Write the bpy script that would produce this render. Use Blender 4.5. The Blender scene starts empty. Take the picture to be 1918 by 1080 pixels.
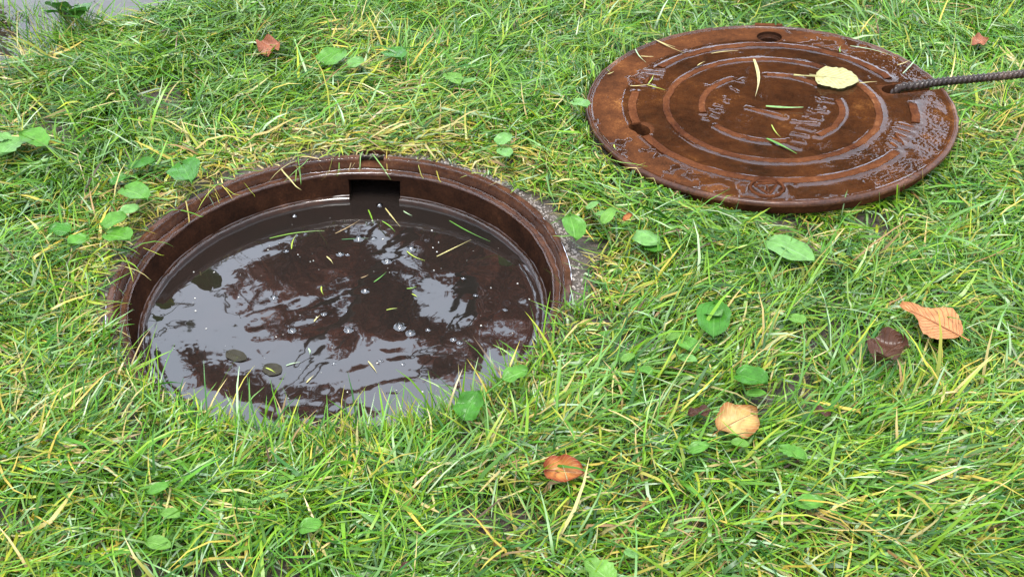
import bpy, bmesh, math, random
import numpy as np
from mathutils import Vector, Matrix, noise as mnoise

random.seed(11)
rng = np.random.default_rng(11)
scene = bpy.context.scene
C = scene.collection

# ------------------------------------------------------------------ camera
PW, PH, FOC = 1918.0, 1080.0, 2200.0
PITCH, CAMH = 0.665, 1.0845
cam_d = bpy.data.cameras.new('camera')
cam_d.sensor_width = 36.0
cam_d.lens = FOC / PW * 36.0
cam_d.clip_start = 0.02
cam_d.clip_end = 2000.0
cam = bpy.data.objects.new('camera', cam_d)
C.objects.link(cam)
cam.location = (0, 0, CAMH)
cam.rotation_euler = (math.pi / 2 - PITCH, 0, 0)
scene.camera = cam

# ------------------------------------------------------------------ sky, sun, exposure
SUN_EL, SUN_ROT = math.radians(76), math.radians(200)
world = bpy.data.worlds.new('World')
scene.world = world
world.use_nodes = True
wn, wl = world.node_tree.nodes, world.node_tree.links
wn.clear()
sky = wn.new('ShaderNodeTexSky')
sky.sky_type = 'NISHITA'
sky.sun_disc = False
sky.sun_elevation = SUN_EL
sky.sun_rotation = SUN_ROT
sky.air_density = 1.0
sky.dust_density = 4.0
sky.ozone_density = 1.0
hs = wn.new('ShaderNodeHueSaturation')
hs.inputs['Saturation'].default_value = 0.10
wl.new(sky.outputs[0], hs.inputs['Color'])
mixs = wn.new('ShaderNodeMix')
mixs.data_type = 'RGBA'
mixs.inputs[0].default_value = 0.65          # an even cloud deck over the clear-sky gradient
wl.new(hs.outputs[0], mixs.inputs[6])
mixs.inputs[7].default_value = (6.3, 7.15, 8.7, 1)
bg = wn.new('ShaderNodeBackground')
bg.inputs[1].default_value = 0.12
wl.new(mixs.outputs[2], bg.inputs[0])
wo = wn.new('ShaderNodeOutputWorld')
wl.new(bg.outputs[0], wo.inputs[0])

sun_d = bpy.data.lights.new('sun', 'SUN')
sun_d.energy = 1.4
sun_d.angle = math.radians(26)
sun_d.color = (1.0, 0.97, 0.92)
sun = bpy.data.objects.new('sun', sun_d)
C.objects.link(sun)
sdir = Vector((math.sin(SUN_ROT) * math.cos(SUN_EL), math.cos(SUN_ROT) * math.cos(SUN_EL), math.sin(SUN_EL)))
sun.rotation_euler = sdir.to_track_quat('Z', 'Y').to_euler()
sun.location = sdir * 20

vs = scene.view_settings
scene.display_settings.display_device = 'sRGB'
vs.view_transform = 'Standard'
vs.look = 'None'
vs.gamma = 1.0
vs.use_curve_mapping = False
vs.exposure = 2.22
scene.cycles.max_bounces = 8
scene.cycles.transparent_max_bounces = 12
scene.cycles.use_denoising = True

# ------------------------------------------------------------------ helpers
_c, _s = math.cos(PITCH), math.sin(PITCH)
CR, CU, CF = Vector((1, 0, 0)), Vector((0, _s, _c)), Vector((0, _c, -_s))
CAM = Vector((0, 0, CAMH))


def ray(px, py):
    return CR * ((px - PW / 2) / FOC) - CU * ((py - PH / 2) / FOC) + CF


def at(px, py, z=0.0):
    d = ray(px, py)
    t = (z - CAM.z) / d.z
    return CAM + d * t


def tag(o, label=None, cat=None, group=None, kind=None):
    if label:
        o['label'] = label
    if cat:
        o['category'] = cat
    if group:
        o['group'] = group
    if kind:
        o['kind'] = kind
    return o


def link(name, me, m=None, parent=None, smooth=True):
    o = bpy.data.objects.new(name, me)
    C.objects.link(o)
    if m is not None and not me.materials:
        me.materials.append(m)
    if parent is not None:
        o.parent = parent
    if smooth and len(me.polygons):
        me.polygons.foreach_set('use_smooth', [True] * len(me.polygons))
    return o


def empty(name, loc=(0, 0, 0), mat=None):
    o = bpy.data.objects.new(name, None)
    o.empty_display_size = 0.05
    C.objects.link(o)
    if mat is not None:
        o.matrix_world = mat
    else:
        o.location = loc
    return o


def mesh_np(name, verts, quads, cols=None, uvs=None):
    """fast mesh of quads from numpy arrays"""
    me = bpy.data.meshes.new(name)
    nv, nq = len(verts), len(quads)
    me.vertices.add(nv)
    me.vertices.foreach_set('co', np.asarray(verts, dtype=np.float32).ravel())
    me.loops.add(nq * 4)
    me.loops.foreach_set('vertex_index', np.asarray(quads, dtype=np.int32).ravel())
    me.polygons.add(nq)
    me.polygons.foreach_set('loop_start', np.arange(0, nq * 4, 4, dtype=np.int32))
    if cols is not None:
        a = me.attributes.new('Col', 'FLOAT_COLOR', 'POINT')
        c4 = np.ones((nv, 4), dtype=np.float32)
        c4[:, :3] = cols
        a.data.foreach_set('color', c4.ravel())
    if uvs is not None:
        uvl = me.uv_layers.new(name='UVMap')
        uvl.data.foreach_set('uv', np.asarray(uvs, dtype=np.float32)[np.asarray(quads).ravel()].ravel())
    me.update()
    me.validate()
    return me


def grid_quads(nu, nv, wrap_v=False, off=0):
    """vertex index = i*nv + j"""
    i = np.arange(nu - 1)[:, None]
    j = np.arange(nv if wrap_v else nv - 1)[None, :]
    j2 = (j + 1) % nv
    q = np.stack([i * nv + j, (i + 1) * nv + j, (i + 1) * nv + j2, i * nv + j2], axis=-1)
    return q.reshape(-1, 4) + off


class VNoise:
    def __init__(self, seed, n=256):
        self.t = np.random.default_rng(seed).random((n, n))
        self.n = n

    def __call__(self, x, y):
        n = self.n
        xi, yi = np.floor(x).astype(int), np.floor(y).astype(int)
        fx, fy = x - xi, y - yi
        fx, fy = fx * fx * (3 - 2 * fx), fy * fy * (3 - 2 * fy)
        t = self.t
        a, b = t[xi % n, yi % n], t[(xi + 1) % n, yi % n]
        c, d = t[xi % n, (yi + 1) % n], t[(xi + 1) % n, (yi + 1) % n]
        return (a * (1 - fx) + b * fx) * (1 - fy) + (c * (1 - fx) + d * fx) * fy

    def fbm(self, x, y, o=3):
        r, a, s = 0, 0.5, 0
        for k in range(o):
            r = r + a * self(x * 2 ** k + 17.3 * k, y * 2 ** k + 5.1 * k)
            s += a
            a *= 0.5
        return r / s


N1, N2, N3, N4 = VNoise(1), VNoise(2), VNoise(3), VNoise(4)


def smooth01(x, a, b):
    t = np.clip((x - a) / (b - a), 0, 1)
    return t * t * (3 - 2 * t)


# ---- materials
def newmat(name):
    m = bpy.data.materials.new(name)
    m.use_nodes = True
    nt = m.node_tree
    nt.nodes.clear()
    out = nt.nodes.new('ShaderNodeOutputMaterial')
    return m, nt.nodes, nt.links, out


def ramp(n, stops):
    r = n.new('ShaderNodeValToRGB')
    e = r.color_ramp.elements
    while len(e) < len(stops):
        e.new(0.5)
    for k, (p, c) in enumerate(stops):
        e[k].position = p
        e[k].color = (*c, 1) if len(c) == 3 else c
    return r


def tex_noise(n, l, vec, scale, detail=6, rough=0.6, dist=0.0):
    t = n.new('ShaderNodeTexNoise')
    t.inputs['Scale'].default_value = scale
    t.inputs['Detail'].default_value = detail
    t.inputs['Roughness'].default_value = rough
    t.inputs['Distortion'].default_value = dist
    l.new(vec, t.inputs['Vector'])
    return t


def rust_material(name, dark, mid, bright, pale, rough=(0.3, 0.6), bump=0.35, coat=0.6, spec=0.12):
    m, n, l, out = newmat(name)
    tc = n.new('ShaderNodeTexCoord')
    v = tc.outputs['Object']
    a = tex_noise(n, l, v, 9, 8, 0.65, 0.4)
    b = tex_noise(n, l, v, 55, 8, 0.7)
    c = tex_noise(n, l, v, 320, 4, 0.7)
    add = n.new('ShaderNodeMath'); add.operation = 'MULTIPLY_ADD'
    l.new(b.outputs[0], add.inputs[0]); add.inputs[1].default_value = 0.55
    l.new(a.outputs[0], add.inputs[2])
    add2 = n.new('ShaderNodeMath'); add2.operation = 'MULTIPLY_ADD'
    l.new(c.outputs[0], add2.inputs[0]); add2.inputs[1].default_value = 0.62
    l.new(add.outputs[0], add2.inputs[2])
    mr = n.new('ShaderNodeMapRange')
    mr.inputs['From Min'].default_value = 0.66
    mr.inputs['From Max'].default_value = 1.50
    l.new(add2.outputs[0], mr.inputs[0])
    r = ramp(n, [(0.20, dark), (0.42, mid), (0.66, bright), (0.86, pale)])
    l.new(mr.outputs[0], r.inputs[0])
    p = n.new('ShaderNodeBsdfPrincipled')
    l.new(r.outputs[0], p.inputs['Base Color'])
    rr = n.new('ShaderNodeMapRange')
    rr.inputs['To Min'].default_value = rough[0]
    rr.inputs['To Max'].default_value = rough[1]
    l.new(b.outputs[0], rr.inputs[0])
    l.new(rr.outputs[0], p.inputs['Roughness'])
    p.inputs['Specular IOR Level'].default_value = spec
    p.inputs['Coat Weight'].default_value = coat
    p.inputs['Coat Roughness'].default_value = 0.08
    p.inputs['Coat IOR'].default_value = 1.33
    hm = n.new('ShaderNodeMath'); hm.operation = 'MULTIPLY_ADD'
    l.new(c.outputs[0], hm.inputs[0]); hm.inputs[1].default_value = 0.6
    l.new(b.outputs[0], hm.inputs[2])
    bp = n.new('ShaderNodeBump')
    bp.inputs['Strength'].default_value = bump
    bp.inputs['Distance'].default_value = 0.002
    l.new(hm.outputs[0], bp.inputs['Height'])
    l.new(bp.outputs[0], p.inputs['Normal'])
    bc = n.new('ShaderNodeBump')
    bc.inputs['Strength'].default_value = bump * 0.35
    bc.inputs['Distance'].default_value = 0.002
    l.new(b.outputs[0], bc.inputs['Height'])
    l.new(bc.outputs[0], p.inputs['Coat Normal'])
    l.new(p.outputs[0], out.inputs[0])
    return m


M_LID = rust_material('wet_rusty_iron', (0.017, 0.0078, 0.0042), (0.038, 0.0150, 0.0072), (0.068, 0.0250, 0.0098), (0.16, 0.070, 0.022), bump=0.55, coat=0.0, spec=0.0)
M_RIDGE = rust_material('rusty_ridge_iron', (0.016, 0.006, 0.004), (0.042, 0.0150, 0.0070), (0.075, 0.027, 0.011), (0.15, 0.07, 0.03), bump=0.7, coat=0.05, spec=0.0)
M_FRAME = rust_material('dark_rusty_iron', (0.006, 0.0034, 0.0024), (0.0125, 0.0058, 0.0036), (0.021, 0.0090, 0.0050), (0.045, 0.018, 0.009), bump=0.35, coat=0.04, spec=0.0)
M_RIM = rust_material('rusty_rim_iron_sky_lift', (0.012, 0.006, 0.004), (0.031, 0.0135, 0.008), (0.058, 0.024, 0.012), (0.14, 0.075, 0.045), bump=0.45, coat=0.7, spec=0.0)  # rust tones lifted to stand in for sky reflected on rim and ledge
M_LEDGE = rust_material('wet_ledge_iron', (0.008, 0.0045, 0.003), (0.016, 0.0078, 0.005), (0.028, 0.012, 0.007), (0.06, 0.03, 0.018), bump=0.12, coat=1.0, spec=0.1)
M_STEEL = rust_material('dark_ribbed_steel', (0.006, 0.0045, 0.004), (0.013, 0.009, 0.007), (0.024, 0.015, 0.011), (0.06, 0.036, 0.025), rough=(0.3, 0.5), bump=0.2, coat=0.7, spec=0.0)


def grass_material(name, trans=0.27, rough=0.27):
    m, n, l, out = newmat(name)
    at_ = n.new('ShaderNodeAttribute'); at_.attribute_name = 'Col'
    p = n.new('ShaderNodeBsdfPrincipled')
    l.new(at_.outputs['Color'], p.inputs['Base Color'])
    p.inputs['Roughness'].default_value = rough
    p.inputs['Specular IOR Level'].default_value = 0.27
    t = n.new('ShaderNodeBsdfTranslucent')
    hsv = n.new('ShaderNodeHueSaturation')
    hsv.inputs['Saturation'].default_value = 1.15
    hsv.inputs['Value'].default_value = 1.1
    l.new(at_.outputs['Color'], hsv.inputs['Color'])
    l.new(hsv.outputs[0], t.inputs[0])
    mx = n.new('ShaderNodeMixShader'); mx.inputs[0].default_value = trans
    l.new(p.outputs[0], mx.inputs[1]); l.new(t.outputs[0], mx.inputs[2])
    l.new(mx.outputs[0], out.inputs[0])
    return m


M_GRASS = grass_material('grass_blade')
M_STRAW = grass_material('dry_grass', 0.15, 0.5)


def simple_mat(name, col, rough=0.5, spec=0.5, noise_amt=0.0, nscale=60, bump=0.0, coat=0.0):
    m, n, l, out = newmat(name)
    p = n.new('ShaderNodeBsdfPrincipled')
    p.inputs['Roughness'].default_value = rough
    p.inputs['Specular IOR Level'].default_value = spec
    p.inputs['Coat Weight'].default_value = coat
    tc = n.new('ShaderNodeTexCoord')
    t = tex_noise(n, l, tc.outputs['Object'], nscale, 7, 0.65)
    lo = tuple(c * (1 - noise_amt) for c in col)
    hi = tuple(min(1, c * (1 + noise_amt)) for c in col)
    r = ramp(n, [(0.3, lo), (0.7, hi)])
    l.new(t.outputs[0], r.inputs[0])
    l.new(r.outputs[0], p.inputs['Base Color'])
    if bump:
        b = n.new('ShaderNodeBump')
        b.inputs['Strength'].default_value = bump
        b.inputs['Distance'].default_value = 0.004
        l.new(t.outputs[0], b.inputs['Height'])
        l.new(b.outputs[0], p.inputs['Normal'])
    l.new(p.outputs[0], out.inputs[0])
    return m


def leaf_material(name, col, vein, edge=None, spots=None, veins=9.0, slant=0.45, parallel=False, rough=0.35, trans=0.25, veinw=0.25, bump=0.5):
    """blade colour with midrib and side veins laid out in the leaf's own UVs"""
    m, n, l, out = newmat(name)
    uv = n.new('ShaderNodeUVMap')
    sx = n.new('ShaderNodeSeparateXYZ')
    l.new(uv.outputs[0], sx.inputs[0])

    def mth(op, a, b=None, c=None):
        q = n.new('ShaderNodeMath'); q.operation = op
        for k, x in enumerate((a, b, c)):
            if x is None:
                continue
            if isinstance(x, (int, float)):
                q.inputs[k].default_value = x
            else:
                l.new(x, q.inputs[k])
        return q.outputs[0]
    u, v = sx.outputs[0], sx.outputs[1]
    av = mth('ABSOLUTE', mth('SUBTRACT', mth('MULTIPLY', v, 2.0), 1.0))
    mid = mth('SUBTRACT', 1.0, mth('MINIMUM', mth('MULTIPLY', av, 12.0), 1.0))
    if parallel:
        ph = mth('MULTIPLY', av, 2.6)
    else:
        ph = mth('MULTIPLY', mth('SUBTRACT', u, mth('MULTIPLY', av, slant)), veins)
    fr = mth('ABSOLUTE', mth('SUBTRACT', mth('FRACT', ph), 0.5))
    side = mth('MAXIMUM', mth('SUBTRACT', 1.0, mth('DIVIDE', mth('SUBTRACT', 0.5, fr), veinw * 0.5)), 0.0)
    vn = mth('MINIMUM', mth('MAXIMUM', mid, mth('MULTIPLY', side, 0.75)), 1.0)
    tc = n.new('ShaderNodeTexCoord')
    ns = tex_noise(n, l, tc.outputs['Object'], 70, 6, 0.65)
    r = ramp(n, [(0.32, tuple(c * 0.68 for c in col)), (0.68, tuple(c * 1.25 for c in col))])
    l.new(ns.outputs[0], r.inputs[0])
    colour = r.outputs[0]

    def mixc(f, a, b):
        q = n.new('ShaderNodeMix'); q.data_type = 'RGBA'
        l.new(f, q.inputs[0]); l.new(a, q.inputs[6])
        if isinstance(b, tuple):
            q.inputs[7].default_value = (*b, 1)
        else:
            l.new(b, q.inputs[7])
        return q.outputs[2]
    if edge:
        n2 = tex_noise(n, l, tc.outputs['Object'], 40, 4)
        e = mth('SUBTRACT', mth('ADD', mth('MAXIMUM', av, mth('ABSOLUTE', mth('SUBTRACT', mth('MULTIPLY', u, 2.0), 1.0))), mth('MULTIPLY', n2.outputs[0], 0.5)), 0.75)
        e = mth('MINIMUM', mth('MAXIMUM', mth('MULTIPLY', e, 2.2), 0.0), 1.0)
        colour = mixc(e, colour, edge)
    if spots:
        n3 = tex_noise(n, l, tc.outputs['Object'], 95, 5)
        sp = mth('MINIMUM', mth('MAXIMUM', mth('MULTIPLY', mth('SUBTRACT', n3.outputs[0], 0.60), 12.0), 0.0), 1.0)
        colour = mixc(sp, colour, spots)
    colour = mixc(vn, colour, vein)
    p = n.new('ShaderNodeBsdfPrincipled')
    l.new(colour, p.inputs['Base Color'])
    p.inputs['Roughness'].default_value = rough
    p.inputs['Specular IOR Level'].default_value = 0.14
    b = n.new('ShaderNodeBump')
    b.inputs['Strength'].default_value = bump
    b.inputs['Distance'].default_value = 0.0015
    h = mth('SUBTRACT', mth('MULTIPLY', ns.outputs[0], 0.8), mth('MULTIPLY', vn, 0.6))
    l.new(h, b.inputs['Height'])
    l.new(b.outputs[0], p.inputs['Normal'])
    t = n.new('ShaderNodeBsdfTranslucent')
    l.new(colour, t.inputs[0])
    mx = n.new('ShaderNodeMixShader'); mx.inputs[0].default_value = trans
    l.new(p.outputs[0], mx.inputs[1]); l.new(t.outputs[0], mx.inputs[2])
    l.new(mx.outputs[0], out.inputs[0])
    return m


# ------------------------------------------------------------------ layout constants
RC = Vector((-0.2576, 1.4161, 0.0))        # manhole centre
LC = Vector((0.46, 1.8668, 0.0416))        # lid centre (top face)
LN = Vector((math.sin(-0.0426), math.sin(0.0124), 1)).normalized()
LX = Vector((1, 0, -LN.x / LN.z)).normalized()
LY = LN.cross(LX)
LMAT = Matrix(((LX.x, LY.x, LN.x, LC.x), (LX.y, LY.y, LN.y, LC.y), (LX.z, LY.z, LN.z, LC.z), (0, 0, 0, 1)))
LR = 0.325
WZ = -0.0715                                # water level in the manhole


def lid_xy(px, py):
    d = ray(px, py)
    t = (LC - CAM).dot(LN) / d.dot(LN)
    q = CAM + d * t - LC
    return q.dot(LX), q.dot(LY)


# far path edge (grass border) on the upper left
E1, E2 = at(-10, 110, 0.045), at(276, -5, 0.045)
_ed = (E2 - E1); _ed.z = 0; _ed.normalize()
_en = Vector((-_ed.y, _ed.x, 0))


def path_s(x, y):
    return (x - E1.x) * _en.x + (y - E1.y) * _en.y


def ground_z(x, y):
    x, y = np.asarray(x, float), np.asarray(y, float)
    d = np.hypot(x - RC.x, y - RC.y)
    dl = np.hypot(x - LC.x, y - LC.y)
    z = (N1.fbm(x * 3.1 + 40, y * 3.1 + 40, 3) - 0.5) * 0.045 + (N2(x * 14 + 9, y * 14 + 9) - 0.5) * 0.012
    z = z * smooth01(d, 0.36, 0.55) - 0.007
    z = z * (0.25 + 0.75 * smooth01(dl, 0.28, 0.42)) + 0.009 * (1 - smooth01(dl, 0.3, 0.4))
    s = path_s(x, y)
    z = z - 0.05 * smooth01(s, 0.0, 0.10) * (1 - smooth01(s, 1.35, 1.5))
    far = np.hypot(x, y - 1.5)
    return z * (1 - smooth01(far, 4, 9)) - 0.004 * smooth01(far, 4, 9)


# ------------------------------------------------------------------ ground
m, n, l, out = newmat('wet_soil')
tc = n.new('ShaderNodeTexCoord')
t1 = tex_noise(n, l, tc.outputs['Object'], 60, 8, 0.7)
t2 = tex_noise(n, l, tc.outputs['Object'], 3.0, 5, 0.6)
soil = ramp(n, [(0.3, (0.012, 0.009, 0.006)), (0.7, (0.055, 0.040, 0.026))])
lawn = ramp(n, [(0.3, (0.022, 0.045, 0.010)), (0.7, (0.065, 0.11, 0.025))])
l.new(t1.outputs[0], soil.inputs[0]); l.new(t2.outputs[0], lawn.inputs[0])
ln_ = n.new('ShaderNodeVectorMath'); ln_.operation = 'LENGTH'
l.new(tc.outputs['Object'], ln_.inputs[0])
mr = n.new('ShaderNodeMapRange'); mr.inputs['From Min'].default_value = 2.9; mr.inputs['From Max'].default_value = 3.6
l.new(ln_.outputs['Value'], mr.inputs[0])
mx = n.new('ShaderNodeMix'); mx.data_type = 'RGBA'
l.new(mr.outputs[0], mx.inputs[0]); l.new(soil.outputs[0], mx.inputs[6]); l.new(lawn.outputs[0], mx.inputs[7])
p = n.new('ShaderNodeBsdfPrincipled'); p.inputs['Roughness'].default_value = 0.75
l.new(mx.outputs[2], p.inputs['Base Color'])
b = n.new('ShaderNodeBump'); b.inputs['Distance'].default_value = 0.006; b.inputs['Strength'].default_value = 0.9
l.new(t1.outputs[0], b.inputs['Height']); l.new(b.outputs[0], p.inputs['Normal'])
l.new(p.outputs[0], out.inputs[0])
M_SOIL = m

rads = np.concatenate([np.linspace(0.349, 1.6, 70), np.geomspace(1.65, 8, 40), np.array([14, 30, 80, 300, 900])])
nth = 200
th = np.linspace(0, 2 * np.pi, nth, endpoint=False)
gx = RC.x + rads[:, None] * np.cos(th)
gy = RC.y + rads[:, None] * np.sin(th)
gv = np.stack([gx, gy, ground_z(gx, gy)], -1).reshape(-1, 3)
ground = link('ground', mesh_np('ground', gv, grid_quads(len(rads), nth, True)[:, ::-1]), M_SOIL)
tag(ground, 'dark wet soil under the lawn', 'ground', kind='structure')

# path and the puddle on it, upper left
M_PATH = simple_mat('wet_path', (0.12, 0.11, 0.10), 0.35, 0.5, 0.35, 30, 0.5)


def strip_mesh(name, s0, s1, a0, a1, z, nx=30, ny=120, th_=0.03, wob=0.0, dz=0.0):
    s = np.linspace(s0, s1, nx)[:, None]
    a = np.linspace(a0, a1, ny)[None, :]
    wv = wob * (N3.fbm(a * 5, a * 0 + 3, 2) - 0.5)
    ss = s + wv * (1 - (s - s0) / (s1 - s0))
    x = E1.x + _ed.x * a + _en.x * ss
    y = E1.y + _ed.y * a + _en.y * ss
    zz = z + dz * (N2.fbm(x * 6, y * 6, 3) - 0.5)
    return mesh_np(name, np.stack([x, y, zz + 0 * x], -1).reshape(-1, 3), grid_quads(nx, ny)[:, ::-1])


path = link('path', strip_mesh('path', 0.035, 1.4, -3.0, 6.0, -0.034, dz=0.012), M_PATH)
tag(path, 'wet grey path under a puddle in the upper left corner', 'path', kind='structure')

m, n, l, out = newmat('clear_puddle_water')
tr = n.new('ShaderNodeBsdfTransparent'); tr.inputs[0].default_value = (0.55, 0.52, 0.48, 1)
gl = n.new('ShaderNodeBsdfGlossy'); gl.inputs['Roughness'].default_value = 0.02
fr = n.new('ShaderNodeFresnel'); fr.inputs[0].default_value = 1.5
tc = n.new('ShaderNodeTexCoord')
t = tex_noise(n, l, tc.outputs['Object'], 22, 2, 0.5)
b = n.new('ShaderNodeBump'); b.inputs['Strength'].default_value = 0.12; b.inputs['Distance'].default_value = 0.004
l.new(t.outputs[0], b.inputs['Height'])
l.new(b.outputs[0], gl.inputs['Normal']); l.new(b.outputs[0], fr.inputs['Normal'])
mx = n.new('ShaderNodeMixShader'); l.new(fr.outputs[0], mx.inputs[0]); l.new(tr.outputs[0], mx.inputs[1]); l.new(gl.outputs[0], mx.inputs[2])
l.new(mx.outputs[0], out.inputs[0])
M_PUDDLE = m
puddle = link('puddle', strip_mesh('puddle', 0.02, 1.1, -2.0, 2.2, -0.020, wob=0.05), M_PUDDLE)
tag(puddle, 'grey rain puddle reflecting the sky in the upper left corner', 'puddle', kind='structure')


# ------------------------------------------------------------------ manhole frame
def arc_sweep(name, prof, a0, a1, step=1.2, closed=True, jit=0.0, seed=0, cx=0.0, cy=0.0):
    """sweep a closed (r,z) profile round the centre from a0 to a1 degrees; capped when not a full turn"""
    full = abs((a1 - a0) - 360) < 1e-6
    k = max(2, int((a1 - a0) / step)) + (0 if full else 1)
    ang = np.radians(np.linspace(a0, a1, k, endpoint=not full))
    pr = np.array(prof, float)
    npf = len(pr)
    V = np.zeros((k, npf, 3))
    nz = (N3.fbm(np.cos(ang) * 9 + 30 + seed, np.sin(ang) * 9 + 30, 3) - 0.5) * jit
    nz2 = (N2.fbm(np.cos(ang) * 31 + 30 + seed, np.sin(ang) * 31 + 30, 2) - 0.5) * jit
    for j in range(npf):
        rr = pr[j, 0] + nz + nz2 * 0.8
        V[:, j, 0] = cx + rr * np.cos(ang)
        V[:, j, 1] = cy + rr * np.sin(ang)
        V[:, j, 2] = pr[j, 1] + nz2 * 0.35
    q = []
    for i in range(k if full else k - 1):
        i2 = (i + 1) % k
        for j in range(npf if closed else npf - 1):
            j2 = (j + 1) % npf
            q.append((i * npf + j, i2 * npf + j, i2 * npf + j2, i * npf + j2))
    me = bpy.data.meshes.new(name)
    faces = [tuple(f) for f in q]
    if not full and closed:
        faces.append(tuple(range(npf))[::-1])
        faces.append(tuple((k - 1) * npf + j for j in range(npf)))
    me.from_pydata([tuple(v) for v in V.reshape(-1, 3)], [], faces)
    bm = bmesh.new(); bm.from_mesh(me)
    bmesh.ops.recalc_face_normals(bm, faces=bm.faces)
    bm.to_mesh(me); bm.free()
    return me


def shade_auto(o, ang=35):
    me = o.data
    bm = bmesh.new(); bm.from_mesh(me)
    lim = math.radians(ang)
    for e in bm.edges:
        if len(e.link_faces) == 2 and e.calc_face_angle(0) > lim:
            e.smooth = False
    for f in bm.faces:
        f.smooth = True
    bm.to_mesh(me); bm.free()
    return o


def ring_ang(px, py, z):
    q = at(px, py, z) - RC
    return math.degrees(math.atan2(q.y, q.x))


frame = empty('manhole', (RC.x, RC.y, -0.14))
tag(frame, 'round rusty cast iron manhole frame set in the lawn, full of muddy water', 'manhole')
UP = 0.14
n0, n1 = ring_ang(745, 360, -0.045), ring_ang(653, 360, -0.045)       # opening in the lower wall
r0, r1 = ring_ang(721, 290, 0.0), ring_ang(673, 290, 0.0)             # small gap in the upper rim


def fz(pr):
    return [(r, z + UP) for r, z in pr]


rim_prof = fz([(0.3335, -0.0195), (0.3345, -0.004), (0.3362, -0.0008), (0.341, 0.0), (0.3465, -0.001), (0.348, -0.006), (0.348, -0.0265), (0.3335, -0.0265)])
shade_auto(link('rim', arc_sweep('rim', rim_prof, r1, r0 + 360, jit=0.003, seed=1), M_RIM, frame))
shade_auto(link('rim_gap_floor', arc_sweep('rim_gap_floor', fz([(0.334, -0.0205), (0.334, -0.017), (0.365, -0.015), (0.365, -0.0205)]), r0 - 1, r1 + 1), M_RIM, frame))
shade_auto(link('rim_gap_back', arc_sweep('rim_gap_back', fz([(0.357, -0.03), (0.357, 0.000), (0.362, 0.000), (0.362, -0.03)]), r0 - 1, r1 + 1), M_FRAME, frame))
shade_auto(link('seat_ledge', arc_sweep('seat_ledge', fz([(0.3208, -0.0270), (0.3200, -0.0240), (0.3210, -0.0220), (0.3235, -0.0207), (0.3325, -0.0205), (0.3370, -0.0210), (0.3370, -0.0270)]), 0, 360, jit=0.0022, seed=5), M_RIM, frame))
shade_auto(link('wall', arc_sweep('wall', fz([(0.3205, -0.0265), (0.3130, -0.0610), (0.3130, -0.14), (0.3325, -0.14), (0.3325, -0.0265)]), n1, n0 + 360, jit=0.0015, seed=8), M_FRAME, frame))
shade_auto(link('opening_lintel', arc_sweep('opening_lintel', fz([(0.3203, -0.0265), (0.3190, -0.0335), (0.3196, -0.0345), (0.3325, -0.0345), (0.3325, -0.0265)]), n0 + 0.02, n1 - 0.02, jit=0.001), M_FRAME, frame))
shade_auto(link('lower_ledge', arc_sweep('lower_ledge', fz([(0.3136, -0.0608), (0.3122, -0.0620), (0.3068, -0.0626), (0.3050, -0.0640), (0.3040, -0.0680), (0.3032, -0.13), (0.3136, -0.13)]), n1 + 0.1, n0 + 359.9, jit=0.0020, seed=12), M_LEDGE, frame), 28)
# the dark pocket behind the opening
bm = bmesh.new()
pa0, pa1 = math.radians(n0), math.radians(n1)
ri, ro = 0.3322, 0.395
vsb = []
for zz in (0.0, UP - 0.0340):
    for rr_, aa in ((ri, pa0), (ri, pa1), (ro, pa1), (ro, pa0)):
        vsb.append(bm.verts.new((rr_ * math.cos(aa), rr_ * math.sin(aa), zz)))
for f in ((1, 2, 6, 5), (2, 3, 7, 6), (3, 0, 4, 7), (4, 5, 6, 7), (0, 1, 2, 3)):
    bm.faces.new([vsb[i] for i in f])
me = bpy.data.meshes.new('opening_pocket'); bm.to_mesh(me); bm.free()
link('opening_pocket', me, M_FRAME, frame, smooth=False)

# rain water beads added along the ledge edges to mirror sky as bright lines
BEADS = [(0.3222, -0.0212, 0.0026, 0.0011, 3), (0.3322, -0.0202, 0.0024, 0.0012, 14), (0.3372, -0.0012, 0.0018, 0.0009, 25), (0.3085, -0.0624, 0.0036, 0.0013, 36)]
BEAD_OBJS = []
for br, bz, bw, bh, sd_ in BEADS:
    prof_ = [(br - bw, bz - 0.0006), (br - bw * 0.6, bz + bh * 0.62), (br, bz + bh), (br + bw * 0.6, bz + bh * 0.62), (br + bw, bz - 0.0006)]
    a0_, a1_ = (n1 + 0.4, n0 + 359.6) if br < 0.31 else ((r1 + 0.5, r0 + 359.5) if br > 0.336 else (0, 360))
    BEAD_OBJS.append(arc_sweep('rain_water', prof_, a0_, a1_, 0.8, closed=False, jit=0.0030, seed=sd_))

# concrete bedding round the frame
M_CONC = simple_mat('gritty_concrete', (0.048, 0.038, 0.030), 0.7, 0.1, 0.65, 160, 1.0)
ang = np.linspace(0, 2 * np.pi, 160, endpoint=False)
rr = np.linspace(0.3485, 0.370, 7)
wobr = 1 + 0.0 * ang
bv = []
for k, r_ in enumerate(rr):
    f_ = k / 6
    w_ = (N3.fbm(np.cos(ang) * 4 + 9, np.sin(ang) * 4 + 9, 3) - 0.45) * 0.05 * f_
    x = (r_ + w_) * np.cos(ang); y = (r_ + w_) * np.sin(ang)
    z = -0.0055 - 0.010 * f_ ** 2 - 0.010 * (f_ > 0) * (1 - np.exp(-((((ang - 0.35 + np.pi) % (2 * np.pi)) - np.pi) / 0.75) ** 2)) + (N2.fbm(x * 60, y * 60, 2) - 0.5) * 0.005
    bv.append(np.stack([x, y, z], -1))
bed = link('concrete_bedding', mesh_np('concrete_bedding', np.concatenate(bv), grid_quads(7, 160, True)[:, ::-1]), M_CONC)
bed.location = (RC.x, RC.y, 0)
tag(bed, 'gritty grey concrete bedding round the manhole frame', 'concrete', kind='structure')

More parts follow.
